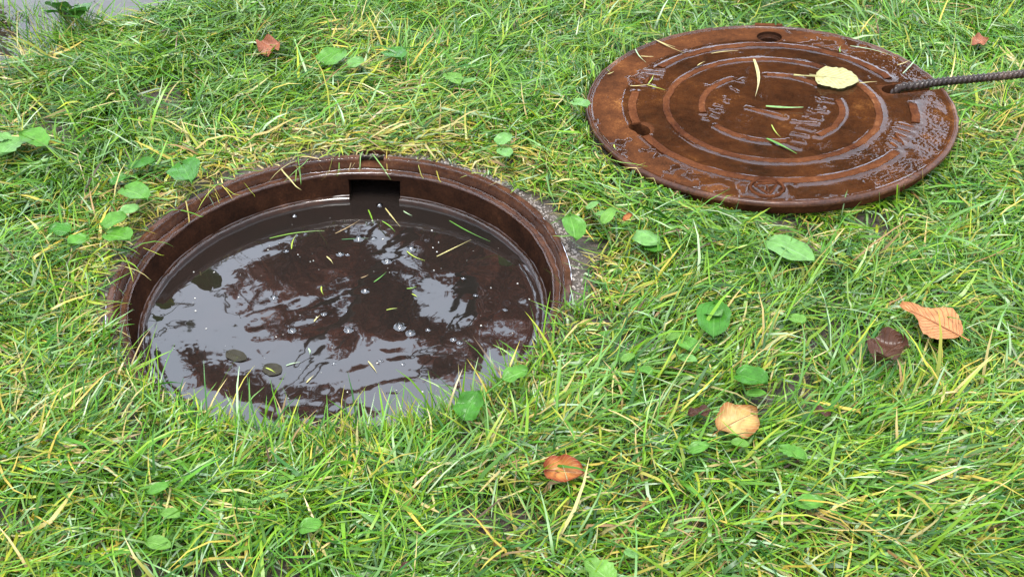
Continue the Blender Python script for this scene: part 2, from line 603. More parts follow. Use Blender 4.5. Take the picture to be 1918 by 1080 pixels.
# grit crumbs on the bedding
def crumbs(name, centres, sizes, m, label, cat):
    base = np.array([(1, 0, 0), (-1, 0, 0), (0, 1, 0), (0, -1, 0), (0, 0, 1), (0, 0, -1)], float)
    tri = np.array([(0, 2, 4), (2, 1, 4), (1, 3, 4), (3, 0, 4), (2, 0, 5), (1, 2, 5), (3, 1, 5), (0, 3, 5)])
    V, F = [], []
    for k, (c_, s_) in enumerate(zip(centres, sizes)):
        a = random.random() * 6.28
        R = np.array([(math.cos(a), -math.sin(a), 0), (math.sin(a), math.cos(a), 0), (0, 0, 1)])
        sc = s_ * rng.uniform(0.6, 1.3, 3)
        V.append((base * sc) @ R.T + c_)
        F.append(tri + 6 * k)
    me = bpy.data.meshes.new(name)
    me.from_pydata(np.concatenate(V).tolist(), [], np.concatenate(F).tolist())
    o = link(name, me, m, smooth=False)
    return tag(o, label, cat, kind='stuff')


cs, ss = [], []
for _ in range(1500):
    a = random.choice([random.gauss(10, 25), random.gauss(60, 30), random.uniform(0, 360), random.gauss(-95, 30)])
    a = math.radians(a)
    r_ = 0.350 + abs(random.gauss(0, 0.022))
    x, y = RC.x + r_ * math.cos(a), RC.y + r_ * math.sin(a)
    cs.append(np.array([x, y, -0.005 - (r_ - 0.35) * 0.15])); ss.append(random.uniform(0.0008, 0.0032))
crumbs('grit', cs, ss, simple_mat('grit_stone', (0.16, 0.135, 0.115), 0.5, 0.5, 0.7, 90), 'grey and brown grit strewn round the manhole rim', 'grit')

# ------------------------------------------------------------------ muddy water
m, n, l, out = newmat('muddy_water')
p = n.new('ShaderNodeBsdfPrincipled')
tc = n.new('ShaderNodeTexCoord')
tA = tex_noise(n, l, tc.outputs['Object'], 5, 4, 0.55, 0.8)
rA = ramp(n, [(0.3, (0.0062, 0.0056, 0.0048)), (0.7, (0.0110, 0.0072, 0.0058))])
l.new(tA.outputs[0], rA.inputs[0]); l.new(rA.outputs[0], p.inputs['Base Color'])
p.inputs['Roughness'].default_value = 0.02
p.inputs['IOR'].default_value = 1.75
t1 = tex_noise(n, l, tc.outputs['Object'], 7.0, 2, 0.45, 0.5)
t2 = tex_noise(n, l, tc.outputs['Object'], 26.0, 2, 0.5, 0.3)
ad = n.new('ShaderNodeMath'); ad.operation = 'MULTIPLY_ADD'
l.new(t2.outputs[0], ad.inputs[0]); ad.inputs[1].default_value = 0.08; l.new(t1.outputs[0], ad.inputs[2])
b = n.new('ShaderNodeBump'); b.inputs['Strength'].default_value = 1.0; b.inputs['Distance'].default_value = 0.0018
l.new(ad.outputs[0], b.inputs['Height']); l.new(b.outputs[0], p.inputs['Normal'])
l.new(p.outputs[0], out.inputs[0])
M_WATER = m
nr, nt_ = 40, 128
r_ = np.linspace(0.0005, 0.3065, nr)[:, None]
a_ = np.linspace(0, 2 * np.pi, nt_, endpoint=False)[None, :]
zz = 0.0016 * np.exp((r_ - 0.3036) / 0.004) + 0 * a_      # meniscus against the iron
zz = np.minimum(zz, 0.0016)
wv = np.stack([r_ * np.cos(a_), r_ * np.sin(a_), zz], -1).reshape(-1, 3)
water = link('water', mesh_np('water', wv, grid_quads(nr, nt_, True)[:, ::-1]), M_WATER)
water.location = (RC.x, RC.y, WZ)
tag(water, 'muddy brown water standing in the manhole', 'water', kind='structure')
# water reaching into the pocket
bm = bmesh.new()
vv = [bm.verts.new((r * math.cos(a), r * math.sin(a), 0.0)) for r, a in ((0.300, pa0), (0.394, pa0), (0.394, pa1), (0.300, pa1))]
bm.faces.new(vv)
me = bpy.data.meshes.new('water'); bm.to_mesh(me); bm.free()
w2 = link('water_inlet', me, M_WATER)
w2.location = (RC.x, RC.y, WZ - 0.0006)
tag(w2, 'dark water inside the square opening of the manhole wall', 'water', kind='structure')

# ------------------------------------------------------------------ the lid
lid = empty('manhole_cover', mat=LMAT)
tag(lid, 'round rusty manhole lid with raised rings lying on the grass, wet from rain', 'manhole cover')
LT = 0.026
KX, KY = 0.004, -0.012                       # centre of the cast rings


def hole_loop(cx, cy, pts):
    return [(cx + x, cy + y) for x, y in pts]


def circ(cx, cy, r, k=28, ph=0.0, sx=1.0):
    return [(cx + r * sx * math.cos(2 * math.pi * i / k + ph), cy + r * math.sin(2 * math.pi * i / k + ph)) for i in range(k)]


SL_A = math.radians(9.0)                      # direction of the lifting slot
sd = (math.cos(SL_A), math.sin(SL_A)); sn = (-sd[1], sd[0])
SW = 0.0175
hx, hy = lid_xy(1199, 242)
tx_, ty_ = lid_xy(1441, 69)
loops = []
outer = []
half = math.asin(SW / LR)
K = 180
for i in range(K + 1):
    a = SL_A + half + (2 * math.pi - 2 * half) * i / K
    rj = LR + 0.0012 * (mnoise.noise(Vector((math.cos(a) * 6, math.sin(a) * 6, 3))))
    outer.append((rj * math.cos(a), rj * math.sin(a)))
s_in = 0.236
outer.append((sd[0] * (s_in + SW * 0.4) - sn[0] * SW, sd[1] * (s_in + SW * 0.4) - sn[1] * SW))
for i in range(1, 8):
    a = -math.pi / 2 - math.pi * i / 8
    outer.append((sd[0] * (s_in + SW * math.cos(a) * 1.2) + sn[0] * SW * math.sin(a), sd[1] * (s_in + SW * math.cos(a) * 1.2) + sn[1] * SW * math.sin(a)))
outer.append((sd[0] * (s_in + SW * 0.4) + sn[0] * SW, sd[1] * (s_in + SW * 0.4) + sn[1] * SW))
loops.append(outer)
# keyhole on the left: two overlapping rounds
key = []
for i in range(26):
    a = 2 * math.pi * i / 26
    r_ = 0.0175 * (1 + 0.28 * math.cos(2 * (a + 0.9)) + 0.08 * math.sin(3 * a))
    key.append((hx + r_ * math.cos(a), hy + r_ * math.sin(a) * 1.15))
loops.append(key)
top_hole = circ(tx_, ty_, 0.0245, 32)
loops.append(top_hole)

bm = bmesh.new()
edges = []
allv = []
for lp in loops:
    vt = [bm.verts.new((x, y, 0)) for x, y in lp]
    allv.append(vt)
    for i in range(len(vt)):
        edges.append(bm.edges.new((vt[i], vt[(i + 1) % len(vt)])))
flat = [v for vt in allv for v in vt]
from mathutils.geometry import tessellate_polygon
for t3 in tessellate_polygon([[v.co.copy() for v in vt] for vt in allv]):
    try:
        bm.faces.new([flat[i] for i in t3])
    except ValueError:
        pass
topf = list(bm.faces)
for vt in allv:
    tp = 0.965 if vt is allv[0] else 0.996
    lo = [bm.verts.new((v.co.x * tp, v.co.y * tp, -LT)) for v in vt]
    for i in range(len(vt)):
        j = (i + 1) % len(vt)
        bm.faces.new((vt[i], vt[j], lo[j], lo[i]))
bmesh.ops.recalc_face_normals(bm, faces=bm.faces)
me = bpy.data.meshes.new('body'); bm.to_mesh(me); bm.free()
body = link('body', me, M_LID, lid)
shade_auto(body, 30)

# top hole: stepped socket
def lathe(name, prof, cx, cy, m, parent, k=36):
    a = np.linspace(0, 2 * np.pi, k, endpoint=False)
    pr = np.array(prof)
    V = np.stack([cx + pr[:, :1] * np.cos(a), cy + pr[:, :1] * np.sin(a), pr[:, 1:2] + 0 * a], -1).reshape(-1, 3)
    o = link(name, mesh_np(name, V, grid_quads(len(pr), k, True)[:, ::-1]), m, parent)
    return shade_auto(o, 35)


lathe('socket', [(0.0243, -0.001), (0.0238, -0.006), (0.0215, -0.0068), (0.0205, -0.0085), (0.0185, -0.009), (0.0168, -0.0105), (0.0165, -0.0225), (0.0005, -0.0235)], tx_, ty_, M_FRAME, lid)


def ridge_prof(rc, w, h):
    return [(rc - w / 2, -0.0008), (rc - w / 2 + 0.0012, h * 0.72), (rc - w * 0.25, h), (rc + w * 0.25, h), (rc + w / 2 - 0.0012, h * 0.72), (rc + w / 2, -0.0008)]


RIDGES = [  # radius, width, height, from, to (degrees, lid frame)
    (0.2475, 0.0165, 0.0036, 21, 137), (0.2475, 0.0165, 0.0036, 163, 190), (0.2475, 0.0165, 0.0036, 201, 316), (0.2475, 0.0165, 0.0036, 342, 357.5),
    (0.1865, 0.0140, 0.0036, 0, 360),
    (0.1230, 0.0135, 0.0034, 116, 186), (0.1230, 0.0135, 0.0034, 36, 84), (0.1230, 0.0135, 0.0034, 300, 366), (0.1230, 0.0135, 0.0034, 210, 272),
]
for k, (rc, w, h, a0, a1) in enumerate(RIDGES):
    if a0 == 0:
        nm = 'middle_ring'
    else:
        nm = 'outer_ring_arc' if rc > 0.2 else 'inner_ring_arc'
    shade_auto(link(nm, arc_sweep(nm, ridge_prof(rc, w, h), a0, a1, 1.5, jit=0.0028, seed=20 + k * 3, cx=KX, cy=KY), M_RIDGE, lid), 50)
lipA = math.degrees(SL_A)
lip = arc_sweep('edge_lip', [(0.3178, -0.0005), (0.3190, 0.0014), (0.3210, 0.0018), (0.3240, 0.0016), (0.3262, 0.0002), (0.3262, -0.006), (0.3178, -0.006)], lipA + 3.2, lipA + 356.8, 1.5, jit=0.0028, seed=77)
shade_auto(link('edge_lip', lip, M_RIM, lid), 60)

# lug on the far edge
bm = bmesh.new()
bmesh.ops.create_cube(bm, size=1)
bmesh.ops.scale(bm, vec=(0.062, 0.018, 0.014), verts=bm.verts)
bmesh.ops.bevel(bm, geom=bm.edges[:], offset=0.004, segments=2, affect='EDGES')
a = math.radians(80)
bmesh.ops.rotate(bm, verts=bm.verts, matrix=Matrix.Rotation(a - math.pi / 2, 3, 'Z'))
bmesh.ops.translate(bm, verts=bm.verts, vec=(0.327 * math.cos(a), 0.327 * math.sin(a), -0.004))
me = bpy.data.meshes.new('lug'); bm.to_mesh(me); bm.free()
shade_auto(link('lug', me, M_RIDGE, lid))

STROKES = []


def stroke(name, p0, p1, w, h, m, parent, pixel=True, record=True, bend=0.0):
    """a worn raised bar with rounded ends, cast on the lid"""
    if pixel:
        p0, p1 = lid_xy(*p0), lid_xy(*p1)
    a, b_ = Vector((*p0, 0)), Vector((*p1, 0))
    d = b_ - a
    L_ = max(d.length, 0.001)
    d.normalize()
    nn = Vector((-d.y, d.x, 0))
    ks, kc = 9, 7
    V = np.zeros((ks, kc, 3))
    for i in range(ks):
        t = i / (ks - 1)
        c_ = a.lerp(b_, t) + nn * (bend * math.sin(math.pi * t))
        endf = min(1.0, math.sqrt(max(0.0, min(t, 1 - t)) * L_ / (w * 0.5) + 0.05))
        for j in range(kc):
            q = -1 + 2 * j / (kc - 1)
            hh = h * (1 - q ** 4) * min(1, endf * 1.1) - 0.0006 + 0.0004 * mnoise.noise(Vector((c_.x * 300 + j, c_.y * 300, 1.0)))
            pt = c_ + nn * (q * w * 0.5 * endf)
            V[i, j] = (pt.x, pt.y, hh)
    if record:
        STROKES.append((tuple(a.xy), tuple(b_.xy), w))
    return link(name, mesh_np(name, V.reshape(-1, 3), grid_quads(ks, kc)), m, parent)


# worn lettering, row on the right of the centre
GLYPHS = [
    [((1540, 181), (1567, 187)), ((1543, 190), (1561, 193))], [((1529, 186), (1535, 190))],
    [((1534, 201), (1541, 203))], [((1527, 209), (1547, 211)), ((1516, 206), (1526, 212))],
    [((1506, 217), (1522, 219)), ((1520, 221), (1537, 225)), ((1528, 218), (1536, 220))],
    [((1485, 228), (1499, 231)), ((1501, 231), (1530, 233))],
    [((1494, 239), (1505, 236)), ((1503, 240), (1523, 246))],
    [((1484, 251), (1510, 256))], [((1477, 262), (1505, 268)), ((1492, 262), (1500, 264))], [((1470, 270), (1497, 279)), ((1478, 272), (1499, 276))],
]
for g in GLYPHS:
    q0, q1 = g[0]
    for (p0, p1) in g:
        stroke('raised_letter', p0, p1, 0.0070, 0.0022, M_RIDGE, lid)
# fainter row on the left of the centre
for p0, p1 in [((1377, 152), (1392, 155)), ((1386, 151), (1393, 148)), ((1369, 165), (1382, 173)), ((1322, 160), (1327, 162)), ((1357, 183), (1365, 187)), ((1357, 190), (1363, 193)),
               ((1338, 197), (1352, 201)), ((1330, 206), (1346, 212)), ((1345, 207), (1354, 210)), ((1332, 217), (1343, 221)), ((1317, 223), (1326, 225))]:
    stroke('raised_letter', p0, p1, 0.0045, 0.0016, M_RIDGE, lid)
# long bar in the middle
stroke('raised_bar', (1400, 203), (1470, 221), 0.012, 0.0034, M_RIDGE, lid)
# lettering in the gap of the outer ring, right and left
for k in range(5):
    f_ = k / 4
    ax, ay = 1683 + (1666 - 1683) * f_, 233 + (267 - 233) * f_
    stroke('raised_letter', (ax, ay), (ax + 31 - 4 * k, ay + 7 + k), 0.0085, 0.0034, M_RIDGE, lid)
stroke('raised_letter', (1676, 251), (1694, 274), 0.006, 0.003, M_RIDGE, lid)
for p0, p1 in [((1199, 133), (1240, 137)), ((1207, 140), (1238, 145)), ((1180, 147), (1204, 160)), ((1186, 146), (1197, 141)), ((1197, 148), (1212, 152)), ((1215, 146), (1208, 158)), ((1218, 146), (1232, 148)), ((1214, 160), (1224, 164))]:
    stroke('raised_letter', p0, p1, 0.0075, 0.003, M_RIDGE, lid)
# emblem: a ring round a triangle standing on its point
ex_, ey_ = lid_xy(1436, 354)
emblem = shade_auto(link('emblem_ring', arc_sweep('emblem_ring', ridge_prof(0.0265, 0.0062, 0.0046), 0, 360, 12, jit=0.0010, seed=90, cx=ex_, cy=ey_), M_RIDGE, lid), 50)
tri = [(ex_ - 0.020, ey_ + 0.013), (ex_ + 0.020, ey_ + 0.013), (ex_ + 0.001, ey_ - 0.020)]
for i in range(3):
    stroke('emblem_triangle_side', tri[i], tri[(i + 1) % 3], 0.0060, 0.0044, M_RIDGE, emblem, pixel=False)
stroke('emblem_bar', (ex_ + 0.001, ey_ + 0.010), (ex_ + 0.001, ey_ - 0.008), 0.004, 0.0036, M_RIDGE, emblem, pixel=False)

# rain water standing on the lid, drawn up against every ridge
gs = 0.0021
ax_ = np.arange(-0.3192, 0.3193, gs)
X, Y = np.meshgrid(ax_, ax_, indexing='ij')
Rr = np.hypot(X, Y)
rk, ak = np.hypot(X - KX, Y - KY), np.degrees(np.arctan2(Y - KY, X - KX)) % 360
D = np.full_like(X, 1.0)
for rc, w, h, a0, a1 in RIDGES:
    dr = np.maximum(np.abs(rk - rc) - w / 2 + 0.001, 0)
    if a1 - a0 >= 360:
        D = np.minimum(D, dr)
        continue
    inside = ((ak - a0) % 360) <= (a1 - a0)
    d1 = np.where(inside, dr, 1.0)
    for ae in (a0, a1):
        x0, y0 = KX + rc * math.cos(math.radians(ae)), KY + rc * math.sin(math.radians(ae))
        d1 = np.minimum(d1, np.maximum(np.hypot(X - x0, Y - y0) - w / 2, 0))
    D = np.minimum(D, d1)
D = np.minimum(D, np.maximum(0.3178 - Rr, 0))
for (x0, y0), (x1, y1), w in STROKES:
    vx, vy = x1 - x0, y1 - y0
    t = np.clip(((X - x0) * vx + (Y - y0) * vy) / (vx * vx + vy * vy + 1e-12), 0, 1)
    D = np.minimum(D, np.maximum(np.hypot(X - x0 - t * vx, Y - y0 - t * vy) - w / 2 + 0.001, 0))
D = np.minimum(D, np.maximum(np.abs(np.hypot(X - ex_, Y - ey_) - 0.0265) - 0.0031, 0))
edge_noise = N1.fbm(X * 55 + 60, Y * 55 + 60, 3)
cover = np.where(Rr < 0.262, 1.0, smooth01(edge_noise + 0.22 * (X - Y) / 0.3 + 0.25 * smooth01(X, 0.05, 0.25), 0.50, 0.60))
cover = np.maximum(cover, np.exp(-D / 0.004))
Z = -0.0016 + 0.0025 * cover + 0.0011 * np.exp(-D / 0.0042) * (0.75 + 0.5 * N2(X * 40 + 5, Y * 40 + 5))
Z += (N3.fbm(X * 24 + 50, Y * 24 + 50, 2) - 0.5) * 0.00035
# grainy patches where the rust breaks through the film
grain = smooth01(N4.fbm(X * 9 + 80, Y * 9 + 20, 3) + 0.20 * smooth01(X - 0.6 * Y, 0.05, 0.35) - 0.10, 0.50, 0.64)
Z -= grain * (0.0003 + 0.0007 * rng.random(X.shape)) * (D > 0.004)
ok = Rr < 0.3182
dh = np.hypot(X - hx, Y - hy); dt = np.hypot(X - tx_, Y - ty_)
sa, sb = X * sd[0] + Y * sd[1], X * sn[0] + Y * sn[1]
ok &= (dh > 0.0235) & (dt > 0.0262) & ~((sa > s_in - 0.024) & (np.abs(sb) < SW + 0.0015))
ok &= cover > 0.02
idx = -np.ones(X.shape, int)
nxy = X.shape[0]
q = grid_quads(nxy, nxy)
okf = ok.ravel()
q = q[okf[q].all(axis=1)]
used = np.unique(q)
remap = -np.ones(nxy * nxy, int); remap[used] = np.arange(len(used))
FV = np.stack([X, Y, Z], -1).reshape(-1, 3)[used]
m, n, l, out = newmat('rain_film')
tr = n.new('ShaderNodeBsdfTransparent'); tr.inputs[0].default_value = (0.90, 0.89, 0.86, 1)
gl = n.new('ShaderNodeBsdfGlossy'); gl.inputs['Roughness'].default_value = 0.03
fr = n.new('ShaderNodeFresnel'); fr.inputs[0].default_value = 1.45
mx = n.new('ShaderNodeMixShader'); l.new(fr.outputs[0], mx.inputs[0]); l.new(tr.outputs[0], mx.inputs[1]); l.new(gl.outputs[0], mx.inputs[2])
l.new(mx.outputs[0], out.inputs[0])
M_FILM = m
for me in BEAD_OBJS:
    o = link('rain_water', me, M_FILM)
    o.location = (RC.x, RC.y, 0)
    tag(o, 'beads of rain water added along the manhole ledges to mirror the sky', 'rain water', kind='structure')
film = link('rain_water', mesh_np('rain_water', FV, remap[q]), M_FILM)
film.matrix_world = LMAT
tag(film, 'thin rain water standing between the rings of the lid', 'rain water', kind='structure')

# ------------------------------------------------------------------ ribbed lifting bar
hk = empty('lifting_bar', at(1690, 158, 0.05))
tag(hk, 'dark ribbed steel bar hooked into the slot of the lid', 'steel bar')
b0 = hk.location.copy()
slot_end = LC + LX * (sd[0] * 0.246) + LY * (sd[1] * 0.246) - LN * 0.001
lip_pt = LC + LX * (sd[0] * 0.315) + LY * (sd[1] * 0.315) + LN * 0.0045
e_far = at(1918, 138, 0.066)
dir_ = (e_far - lip_pt).normalized()
ctrl = [slot_end - LN * 0.022 - LX * 0.004, slot_end - LN * 0.008 - LX * 0.006, slot_end + LX * 0.006 + LN * 0.004, slot_end + LX * 0.028 + LN * 0.0065, lip_pt, lip_pt.lerp(e_far, 0.35), e_far, e_far + dir_ * 0.25, e_far + dir_ * 0.5]


def catmull(P, per):
    outp = []
    Q = [P[0] * 2 - P[1]] + P + [P[-1] * 2 - P[-2]]
    for i in range(1, len(Q) - 2):
        for k in range(per):
            t = k / per
            a, b_, c_, d_ = Q[i - 1], Q[i], Q[i + 1], Q[i + 2]
            outp.append(0.5 * ((2 * b_) + (c_ - a) * t + (2 * a - 5 * b_ + 4 * c_ - d_) * t * t + (3 * b_ - a - 3 * c_ + d_) * t ** 3))
    outp.append(P[-1])
    return outp


def resample(P, step):
    S = [0]
    for i in range(1, len(P)):
        S.append(S[-1] + (P[i] - P[i - 1]).length)
    nn = int(S[-1] / step)
    res, j = [], 0
    for k in range(nn + 1):
        s_ = k * S[-1] / nn
        while j < len(S) - 2 and S[j + 1] < s_:
            j += 1
        f_ = (s_ - S[j]) / max(1e-9, S[j + 1] - S[j])
        res.append(P[j].lerp(P[j + 1], f_))
    return res


def tube(pts, rad, k=14, cap=True):
    """rad(i, s, theta) -> radius"""
    V = []
    s_ = 0
    up = Vector((0, 0, 1))
    nrm = None
    for i, p_ in enumerate(pts):
        t = (pts[min(i + 1, len(pts) - 1)] - pts[max(i - 1, 0)]).normalized()
        if nrm is None:
            nrm = t.cross(up) if abs(t.z) < 0.95 else t.cross(Vector((0, 1, 0)))
        nrm = (nrm - t * nrm.dot(t)).normalized()
        bn = t.cross(nrm)
        if i:
            s_ += (p_ - pts[i - 1]).length
        for j in range(k):
            a = 2 * math.pi * j / k
            V.append(p_ + (nrm * math.cos(a) + bn * math.sin(a)) * rad(i, s_, a))
    q = grid_quads(len(pts), k, True)
    return np.array([tuple(v) for v in V]), q


pts = resample(catmull(ctrl, 12), 0.0010)


def rr_(i, s_, a):
    base = 0.0066
    ph = (s_ / 0.0095 + a / (2 * math.pi) * 3.0) % 1.0
    rib = max(0.0, 1 - abs(ph - 0.5) / 0.24)
    flat = max(0.0, 1 - min(abs(a - 0.4), abs(a - 3.54)) / 0.22)
    return base + 0.0019 * min(1, rib * 1.6) + 0.0006 * min(1, flat * 1.5)


V, q = tube([p_ - b0 for p_ in pts], rr_, 26)
me = mesh_np('shaft', V, q)
bm = bmesh.new(); bm.from_mesh(me)
bm.verts.ensure_lookup_table()
bm.faces.new([bm.verts[i] for i in range(26)])
bmesh.ops.recalc_face_normals(bm, faces=bm.faces)
bm.to_mesh(me); bm.free()
link('shaft', me, M_STEEL, hk)

# ------------------------------------------------------------------ leaves
LEAF_SPOTS = []          # (x, y, radius) where the grass is thinned


def leaf_mesh(name, L_, W_, prof, nu=14, nv=8, cup=0.12, droop=0.10, serr=0.0, nserr=11, wav=0.04, fold=0.0, seed=0, stalk=0.0, lobes=0.0):
    u = np.linspace(0, 1, nu)
    v = np.linspace(-1, 1, nv + 1)
    U, Vv = np.meshgrid(u, v, indexing='ij')
    xp, yp = zip(*prof)
    hw = np.interp(u, xp, yp)
    if serr:
        hw = hw * (1 + serr * (np.abs(((u * nserr) % 1) - 0.5) - 0.25) * 2)
    if lobes:
        hw = hw * (1 - lobes * (0.5 + 0.5 * np.cos(u * nserr * 2 * np.pi)))
    hw = hw * W_ * 0.5
    x = U * L_ - np.abs(Vv) * 0.05 * L_ * serr * 4
    y = Vv * hw[:, None] * (1 + 0.06 * np.sin(U * 9 + seed) + 0.16 * (N3.fbm(U * 7 + seed * 1.7 + 40, np.sign(Vv) * 3 + 40 + seed, 2) - 0.5))
    z = cup * W_ * np.abs(Vv) ** 1.6 - droop * L_ * (U - 0.4) ** 2 + wav * W_ * np.sin(U * 11 + seed + Vv * 1.3) * np.abs(Vv)
    z = z + 0.05 * W_ * (N2.fbm(U * 5 + seed * 3.1 + 20, Vv * 2 + 20 + seed, 2) - 0.5)
    uv = np.stack([U, Vv * 0.5 + 0.5], -1).reshape(-1, 2)
    return mesh_np(name, np.stack([x, y, z], -1).reshape(-1, 3), grid_quads(nu, nv + 1)[:, ::-1], uvs=uv)


P_OVAL = [(0, 0.05), (0.06, 0.38), (0.18, 0.76), (0.35, 0.97), (0.5, 1.0), (0.68, 0.9), (0.84, 0.64), (0.94, 0.34), (1, 0.03)]
P_ROUND = [(0, 0.12), (0.05, 0.5), (0.15, 0.84), (0.32, 1.0), (0.55, 1.0), (0.75, 0.86), (0.9, 0.56), (0.97, 0.28), (1, 0.05)]
P_CHEST = [(0, 0.04), (0.1, 0.22), (0.25, 0.48), (0.45, 0.80), (0.62, 1.0), (0.75, 0.95), (0.86, 0.62), (0.94, 0.28), (1, 0.02)]
P_LANCE = [(0, 0.10), (0.15, 0.45), (0.4, 0.9), (0.55, 1.0), (0.75, 0.8), (0.9, 0.42), (1, 0.02)]


def orient(p0, p1, roll=0.0, upv=None):
    """matrix with x from p0 to p1 and z as near up as it goes, rolled about x"""
    x = (p1 - p0).normalized()
    z = Vector((0, 0, 1)) if upv is None else upv
    y = z.cross(x).normalized()
    z = x.cross(y)
    M = Matrix(((x.x, y.x, z.x, p0.x), (x.y, y.y, z.y, p0.y), (x.z, y.z, z.z, p0.z), (0, 0, 0, 1)))
    return M @ Matrix.Rotation(roll, 4, 'X')


G0 = 0.036   # height at which most loose leaves lie, on top of the grass


def gz(px, py, dz=G0):
    p_ = at(px, py, dz)
    return float(ground_z(p_.x, p_.y)) + 0.007 + dz


def pt3(px, py, dz=G0):
    return at(px, py, gz(px, py, dz))


ML_PLANT = leaf_material('plantain_leaf', (0.055, 0.150, 0.018), (0.10, 0.21, 0.045), parallel=True, rough=0.3, trans=0.2, veinw=0.14, bump=0.7)
ML_PLANT2 = leaf_material('pale_plantain_leaf', (0.085, 0.185, 0.045), (0.13, 0.24, 0.085), parallel=True, rough=0.3, trans=0.2, veinw=0.14, bump=0.7)
ML_PLANTD = leaf_material('dark_plantain_leaf', (0.030, 0.105, 0.011), (0.055, 0.145, 0.026), parallel=True, rough=0.22, trans=0.15, veinw=0.14, bump=0.8)
ML_LIGHT = leaf_material('bright_green_leaf', (0.085, 0.19, 0.028), (0.15, 0.27, 0.07), veins=7, rough=0.35, trans=0.3, bump=0.6)
ML_CHEST = leaf_material('orange_brown_leaf', (0.34, 0.145, 0.055), (0.15, 0.045, 0.018), veins=13, slant=0.28, rough=0.4, trans=0.25, veinw=0.22, bump=1.0)
ML_DARK = leaf_material('dark_brown_leaf', (0.044, 0.019, 0.011), (0.08, 0.038, 0.022), veins=8, rough=0.22, trans=0.05, bump=0.9)
ML_YEL = leaf_material('yellow_orange_leaf', (0.32, 0.205, 0.070), (0.34, 0.25, 0.11), edge=(0.19, 0.075, 0.022), spots=(0.13, 0.06, 0.025), veins=8, rough=0.35, trans=0.25)
ML_ORG = leaf_material('orange_leaf', (0.30, 0.115, 0.030), (0.28, 0.15, 0.06), edge=(0.15, 0.028, 0.014), spots=(0.16, 0.05, 0.02), veins=8, rough=0.25, trans=0.2)
ML_PALE = leaf_material('pale_yellow_leaf', (0.27, 0.245, 0.105), (0.34, 0.32, 0.18), spots=(0.13, 0.11, 0.035), veins=8, slant=0.4, rough=0.45, trans=0.2, veinw=0.3, bump=0.8)
ML_RED = leaf_material('reddish_leaf', (0.20, 0.07, 0.038), (0.28, 0.15, 0.09), spots=(0.09, 0.03, 0.02), veins=9, rough=0.35, trans=0.2)


def loose_leaf(name, base, tip, wr, mat_, label, dz=(G0, G0), prof=P_OVAL, roll=0.0, on=None, clear=0.8, group=None, **kw):
    if on == 'lid':
        a, b_ = lid_xy(*base), lid_xy(*tip)
        p0 = LC + LX * a[0] + LY * a[1] + LN * dz[0]
        p1 = LC + LX * b_[0] + LY * b_[1] + LN * dz[1]
        M = orient(p0, p1, roll, LN)
    elif on == 'water':
        p0, p1 = at(*base, WZ + dz[0]), at(*tip, WZ + dz[1])
        M = orient(p0, p1, roll)
    else:
        p0, p1 = pt3(*base, dz[0]), pt3(*tip, dz[1])
        M = orient(p0, p1, roll)
    L_ = (p1 - p0).length
    me = leaf_mesh('blade', L_, L_ * wr, prof, seed=base[0] * 0.37, **kw)
    e = empty(name, mat=M)
    tag(e, label, 'leaf', group)
    link('blade', me, mat_, e)
    # midrib / stalk as its own part
    sp = [Vector((x * L_, 0, 0.0015 - kw.get('droop', 0.1) * L_ * (x - 0.4) ** 2)) for x in (-0.16, -0.05, 0.1, 0.35, 0.6, 0.8)]
    sV, sq = tube(sp, lambda i, s_, a: L_ * 0.011 * (1 - 0.13 * i), 6)
    link('stalk', mesh_np('stalk', sV, sq), mat_, e)
    if on is None:
        c_ = (p0 + p1) / 2
        LEAF_SPOTS.append((c_.x, c_.y, L_ * 0.5 * clear))
    return e


loose_leaf('fallen_leaf', (1797, 628), (1684, 570), 0.88, ML_CHEST, 'big orange-brown ribbed leaf with a pointed tip lying on the right', dz=(0.043, 0.047), prof=[(0, 0.22), (0.04, 0.55), (0.16, 0.92), (0.32, 1.0), (0.5, 0.90), (0.66, 0.62), (0.80, 0.34), (0.92, 0.14), (1, 0.02)], roll=0.12, cup=0.06, droop=0.05, nu=24, serr=0.10, nserr=14, clear=1.0)
loose_leaf('fallen_leaf', (1640, 676), (1692, 636), 0.95, ML_DARK, 'crumpled dark brown wet leaf beside the big orange-brown leaf', dz=(0.036, 0.046), prof=P_ROUND, cup=0.28, droop=0.25, wav=0.16, roll=-0.2)
loose_leaf('fallen_leaf', (1346, 806), (1420, 768), 0.92, ML_YEL, 'yellow-orange curled leaf at the lower right with brown edges', dz=(0.033, 0.042), prof=P_OVAL, cup=0.08, droop=0.22, wav=0.12, roll=0.12, nu=22, nv=12, serr=0.08, nserr=12, clear=0.85)
loose_leaf('fallen_leaf', (1020, 880), (1094, 884), 0.72, ML_ORG, 'glossy orange leaf with a red edge below the manhole', dz=(0.034, 0.040), prof=P_ROUND, cup=0.30, droop=0.22, wav=0.12, roll=0.35, nu=20, nv=12, clear=0.8)
loose_leaf('fallen_leaf', (488, 100), (524, 78), 0.9, ML_RED, 'small reddish leaf in the grass at the upper left', dz=(0.034, 0.044), prof=P_ROUND, cup=0.25, droop=0.2, wav=0.2, roll=0.3, clear=0.55, serr=0.2, nserr=7)
loose_leaf('fallen_leaf', (1817, 84), (1850, 72), 0.7, ML_RED, 'small brown leaf half hidden in grass at the upper right corner', dz=(0.034, 0.042), prof=P_OVAL, cup=0.25, droop=0.2, wav=0.2, roll=0.3, clear=0.5)
loose_leaf('fallen_leaf', (1169, 414), (1186, 403), 0.8, ML_ORG, 'tiny orange-red leaf between manhole and lid', dz=(0.046, 0.056), prof=P_OVAL, cup=0.3, droop=0.1, roll=0.2)
loose_leaf('fallen_leaf', (1288, 776), (1336, 768), 0.5, ML_DARK, 'dark rotten leaf scrap left of the yellow-orange leaf', dz=(0.036, 0.042), prof=P_OVAL, cup=0.2, droop=0.1, wav=0.2)
